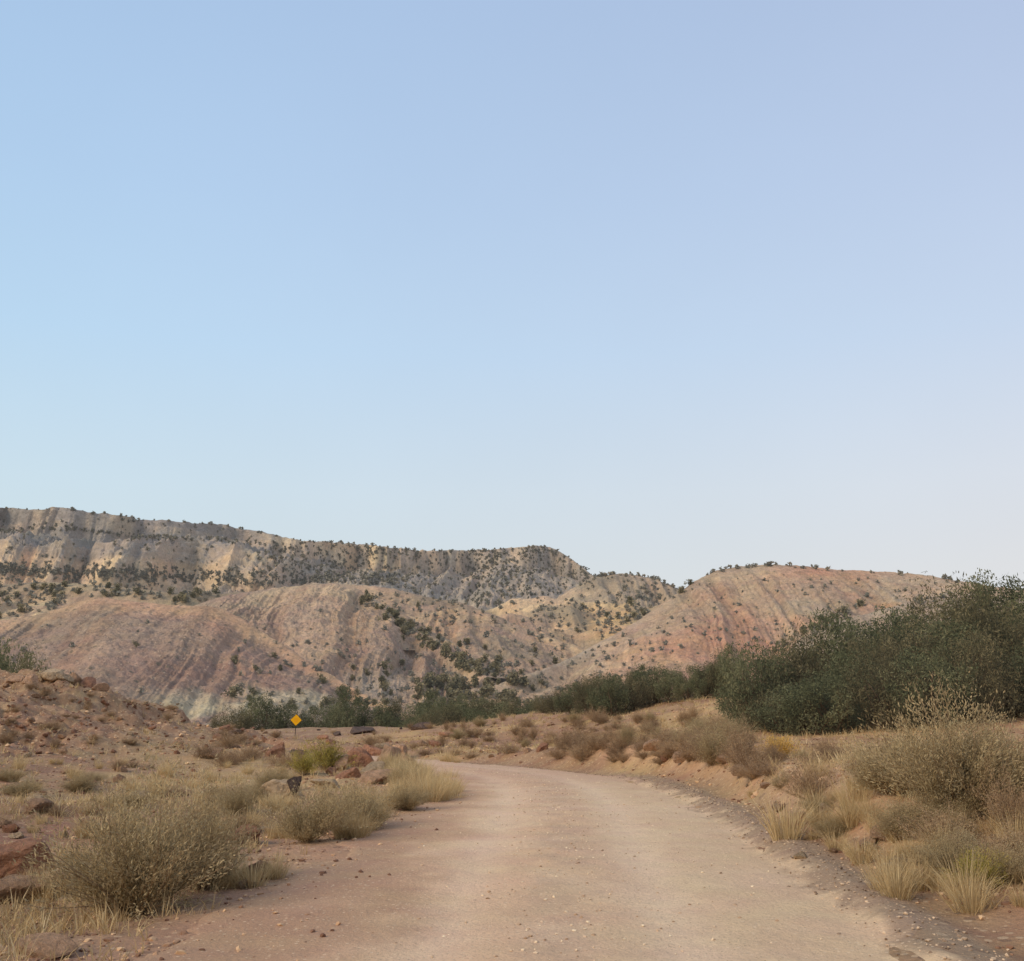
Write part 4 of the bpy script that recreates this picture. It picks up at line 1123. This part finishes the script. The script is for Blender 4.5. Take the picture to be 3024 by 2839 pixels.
def rocks(n, box, s_, cs, label, group, clear=2.6):
    c = 0; t_ = 0
    while c < n and t_ < n * 20:
        t_ += 1
        px = random.uniform(box[0], box[2]); py = random.uniform(box[1], box[3])
        x, y, z = hit(px, py, 110); d, _ = road_coord(np.array([x]), np.array([y]))
        if abs(d[0]) < clear or y > 105 or (abs(px - 328) < 16 and 800 < py < 835): continue
        rr = s_[0] + (s_[1] - s_[0]) * random.random() ** 2.5
        rock(x, y, z, rr, random.choice(cs), label, group, rr * random.uniform(.6, 1)); c += 1
rocks(130, (-5, 758, 240, 835), (.06, .17), 'rrrtl', 'tan rock of the rubble covering the left knoll', 'rocks on the knoll')
rocks(50, (0, 840, 300, 1000), (.08, .3), 'ttrl', 'loose rock in the stony field on the left', 'rocks in the left field')
rocks(30, (230, 804, 500, 840), (.15, .5), 'trdr', 'scattered rock on the flat around the yellow sign', 'rocks around the sign')
rocks(40, (760, 835, 1133, 1010), (.05, .2), 'ttl', 'loose rock on the right road bank', 'rocks on the right bank')
rocks(20, (520, 800, 830, 845), (.1, .35), 'ttr', 'scattered rock on the grassy flat beyond the bend', 'rocks beyond the bend')
# gravel
ga = [rock_arrays(1, 700 + k, .6, 8, .05) for k in range(10)]
def gravel(name, xy, sizes, mat, label, zf):
    A = Acc(); z = zf(xy[:, 0], xy[:, 1])
    for i, ((x, y), z_) in enumerate(zip(xy, z)):
        V, Fc = ga[i % 10]; a = random.uniform(0, 6.28); s_ = sizes[i]
        R_ = np.array([[math.cos(a), -math.sin(a), 0], [math.sin(a), math.cos(a), 0], [0, 0, 1]])
        A.add((V * s_ * RNG.uniform(.6, 1.2, 3)) @ R_.T + np.array([x, y, z_ + s_ * .2]), Fc, RNG.uniform(0, 1))
    return tag(link(name, A.mesh(name, False), mat), label, 'gravel', kind='stuff')
m_gravel = leaf_mat('gravel_stone', rp((158, 132, 110), (190, 164, 140), (216, 196, 170)), 0, 0)
m_gravr = leaf_mat('rubble_stone', rp((112, 84, 70), (152, 118, 96), (196, 164, 132)), 0, 0)
m_gravd = leaf_mat('dark_gravel_stone', rp((122, 104, 90), (152, 130, 112), (192, 168, 144)), 0, 0)
def along(n, f0, f1, dfun):
    f = RNG.uniform(f0, f1, n); k = f * (len(RC) - 1); d = dfun(n)
    x = np.interp(k, np.arange(len(RC)), RC[:, 0]) + np.interp(k, np.arange(len(RC)), RN[:, 0]) * d
    y = np.interp(k, np.arange(len(RC)), RC[:, 1]) + np.interp(k, np.arange(len(RC)), RN[:, 1]) * d
    return np.stack([x, y], 1)
rq = np.stack([RX.ravel(), RY.ravel(), RZZ.ravel()], 1)
from mathutils.kdtree import KDTree
kd = KDTree(len(rq))
for i, p in enumerate(rq): kd.insert((p[0], p[1], 0), i)
kd.balance()
def zroad(x, y): return np.array([max(rq[kd.find((a, b, 0))[1]][2], g_) for a, b, g_ in zip(x, y, gh(x, y))])
f6, f40 = .12, .62
xy = along(8000, f6, f40, lambda n: np.where(RNG.uniform(0, 1, n) < .35, RNG.normal(-.1, .3, n), RNG.normal(.3, 1.1, n)).clip(-2., 2.1))
gravel('road_gravel', xy, .004 + .018 * RNG.uniform(0, 1, len(xy)) ** 5, m_gravel, 'small loose stones scattered on the dirt road', zroad)
xy = along(4200, f6, f40, lambda n: RNG.normal(2.42, .2, n))
gravel('edge_gravel', xy, .006 + .02 * RNG.uniform(0, 1, len(xy)) ** 3, m_gravd, 'dark loose gravel heaped along the right road edge', zroad)
xy = along(1800, f6, f40, lambda n: -RNG.normal(2.9, .6, n).clip(1.7, 5))
gravel('shoulder_gravel', xy, .007 + .035 * RNG.uniform(0, 1, len(xy)) ** 4, m_gravr, 'loose stones on the left dirt shoulder', zroad)

n_ = 34000
yy_ = np.exp(RNG.uniform(math.log(7), math.log(62), n_)); xx_ = RNG.uniform(-.56, .56, n_) * (yy_ + 4)
dd_, _k2 = road_coord(xx_, yy_)
cl_ = fbm(xx_ * .7, yy_ * .7, 3, 66)
kn_ = sm(-7, -12, xx_) * sm(22, 30, yy_)
ok_ = (np.abs(dd_) > 2.7) & (RNG.uniform(0, 1, n_) < np.clip(sm(.42, .62, cl_) + kn_, .08, 1))
xy = np.stack([xx_, yy_], 1)[ok_]
gravel('rubble', xy, (.012 + .0011 * xy[:, 1]) * (.6 + 1.6 * RNG.uniform(0, 1, len(xy)) ** 4), m_gravr, 'broken stones strewn over the knoll and open ground', lambda x, y: gh(x, y))

# ------------------------------------------------------------------ yellow warning sign
sx, sy_, _ = at(327, 797, 70); szc = float(at(327, 797, 70)[2]); zg = float(gh(np.array([float(sx)]), np.array([70.]))[0])
sign = bpy.data.objects.new('warning_sign', None); C.objects.link(sign); sign.location = (float(sx), 70, zg); sign.rotation_euler = (0, math.radians(1.5), math.radians(6))
tag(sign, 'yellow diamond warning sign on a thin dark post', 'road sign')
zc_ = szc - zg
import bmesh
def rounded_diamond(r, rad, y0, th):
    bm = bmesh.new(); pts = []
    c = r - rad * 1.414
    for k in range(4):
        a0 = math.pi / 2 * k; cx, cz = c * math.cos(a0), c * math.sin(a0)
        for j in range(5):
            a = a0 - math.pi / 4 + math.pi / 2 * j / 4
            pts.append((cx + rad * math.cos(a), cz + rad * math.sin(a)))
    vs = [bm.verts.new((x, y0, z)) for x, z in pts]; f = bm.faces.new(vs)
    ex = bmesh.ops.extrude_face_region(bm, geom=[f])
    bmesh.ops.translate(bm, verts=[v for v in ex['geom'] if isinstance(v, bmesh.types.BMVert)], vec=(0, th, 0))
    bmesh.ops.recalc_face_normals(bm, faces=bm.faces); me = bpy.data.meshes.new('panel'); bm.to_mesh(me); bm.free(); return me
m_yel = plain_mat('sign_yellow', (.95, .46, .012), .5, 3., .1)
m_amb = plain_mat('sign_amber', (.75, .30, .01), .5, 5., .2)
m_post = plain_mat('steel_post', (.05, .04, .035), .6, 5., .2)
m_blk = plain_mat('sign_edge', (.05, .035, .02), .6, 5., .1)
pn = link('panel', rounded_diamond(.37, .03, -.004, .004), m_yel, sign, (0, 0, zc_))
bd = link('border', rounded_diamond(.388, .032, .001, .003), m_blk, sign, (0, 0, zc_))
A = Acc()
for k, (hw_, zz) in enumerate([(.10, .10), (.15, .0), (.10, -.10)]):
    A.add(np.array([(-hw_, -.006, zz - .03), (hw_, -.006, zz - .03), (hw_, -.006, zz + .03), (-hw_, -.006, zz + .03)]), np.array([[0, 1, 2, 3]]))
link('legend', A.mesh('legend', False), m_amb, pn)
V, Fc = tube([(0, .03, -.1), (0, .03, zc_ * .6), (0, .03, zc_ + .25)], .028, .028, 6)
link('post', mesh_from('post', V, Fc), m_post, sign)
V, Fc = tube([(0, .0, zc_ + .12), (0, -.009, zc_ + .12)], .012, .012, 6)

for kd_ in (tam, grn, sage, rab, gold, dry): kd_.finish()

# ------------------------------------------------------------------ sky, sun, camera
SUN_EL, SUN_AZ = 32, 235        # azimuth clockwise from +Y: behind the camera, from the left
w = bpy.data.worlds.new('World'); scene.world = w; w.use_nodes = True
nt = w.node_tree; L = nt.links.new; bg = nt.nodes['Background']
sky = nt.nodes.new('ShaderNodeTexSky'); sky.sky_type = 'NISHITA'; sky.sun_disc = False
sky.sun_elevation = math.radians(SUN_EL); sky.sun_rotation = math.radians(SUN_AZ); sky.dust_density = 2.0; sky.altitude = 1800
tc = nt.nodes.new('ShaderNodeTexCoord'); sep = nt.nodes.new('ShaderNodeSeparateXYZ'); L(tc.outputs['Generated'], sep.inputs[0])
cr = nt.nodes.new('ShaderNodeValToRGB'); els = cr.color_ramp.elements
SKYR = [(0.0, (227, 224, 226)), (.12, (228, 227, 231)), (.20, (224, 229, 240)), (.33, (207, 223, 248)), (.46, (196, 213, 244)), (.62, (184, 202, 237)), (1.0, (150, 172, 218))]
while len(els) < len(SKYR): els.new(.5)
for e_, (p_, c_) in zip(els, SKYR): e_.position = p_; e_.color = (*lin(c_), 1)
L(sep.outputs['Z'], cr.inputs['Fac'])
# clear blue to the left, milky to the right
cl = nt.nodes.new('ShaderNodeValToRGB'); ce = cl.color_ramp.elements
ce[0].position = .0; ce[0].color = (.86, 1.02, 1.02, 1); ce[1].position = 1.0; ce[1].color = (1.0, .99, .95, 1)
ax = math_node(nt, 'ADD', math_node(nt, 'MULTIPLY', sep.outputs['X'], 1.0), .5); L(ax, cl.inputs['Fac'])
mu = nt.nodes.new('ShaderNodeMix'); mu.data_type = 'RGBA'; mu.blend_type = 'MULTIPLY'; mu.inputs['Factor'].default_value = 1
L(cr.outputs['Color'], mu.inputs['A']); L(cl.outputs['Color'], mu.inputs['B'])
STR = .1
vs = nt.nodes.new('ShaderNodeVectorMath'); vs.operation = 'SCALE'; vs.inputs['Scale'].default_value = 1 / STR
hz = N(nt, 'ShaderNodeTexNoise', Scale=2.2, Detail=5.0, Roughness=.6); L(tc.outputs['Generated'], hz.inputs['Vector'])
hv = math_node(nt, 'ADD', math_node(nt, 'MULTIPLY', math_node(nt, 'SUBTRACT', hz.outputs['Fac'], .5), .09), 1.0)
v2 = nt.nodes.new('ShaderNodeVectorMath'); v2.operation = 'SCALE'; L(mu.outputs['Result'], v2.inputs[0]); L(hv, v2.inputs['Scale'])
L(v2.outputs['Vector'], vs.inputs[0])
mx = nt.nodes.new('ShaderNodeMix'); mx.data_type = 'RGBA'; mx.inputs['Factor'].default_value = .88
L(sky.outputs['Color'], mx.inputs['A']); L(vs.outputs['Vector'], mx.inputs['B'])
L(mx.outputs['Result'], bg.inputs['Color']); bg.inputs['Strength'].default_value = STR

sl = bpy.data.lights.new('sun', 'SUN'); sl.energy = 2.3; sl.angle = math.radians(30); sl.color = (1.0, .84, .64)
so = bpy.data.objects.new('sun', sl); C.objects.link(so)
az = math.radians(SUN_AZ); el = math.radians(SUN_EL)
dirv = Vector((math.sin(az) * math.cos(el), math.cos(az) * math.cos(el), math.sin(el)))
so.rotation_euler = dirv.to_track_quat('Z', 'Y').to_euler()

cam = bpy.data.cameras.new('camera'); co = bpy.data.objects.new('camera', cam); C.objects.link(co)
cam.sensor_fit = 'HORIZONTAL'; cam.sensor_width = 36; cam.lens = 36; cam.clip_start = .05; cam.clip_end = 10000
co.location = (0, 0, CAMZ); co.rotation_euler = (math.pi / 2 + P, 0, 0)
scene.camera = co
scene.render.resolution_x = 1024; scene.render.resolution_y = 961
scene.view_settings.view_transform = 'Standard'; scene.view_settings.look = 'None'; scene.view_settings.exposure = 0
try:
    scene.cycles.filter_width = 1.5; scene.cycles.max_bounces = 4; scene.cycles.diffuse_bounces = 2; scene.cycles.transmission_bounces = 2; scene.cycles.glossy_bounces = 1
except Exception: pass
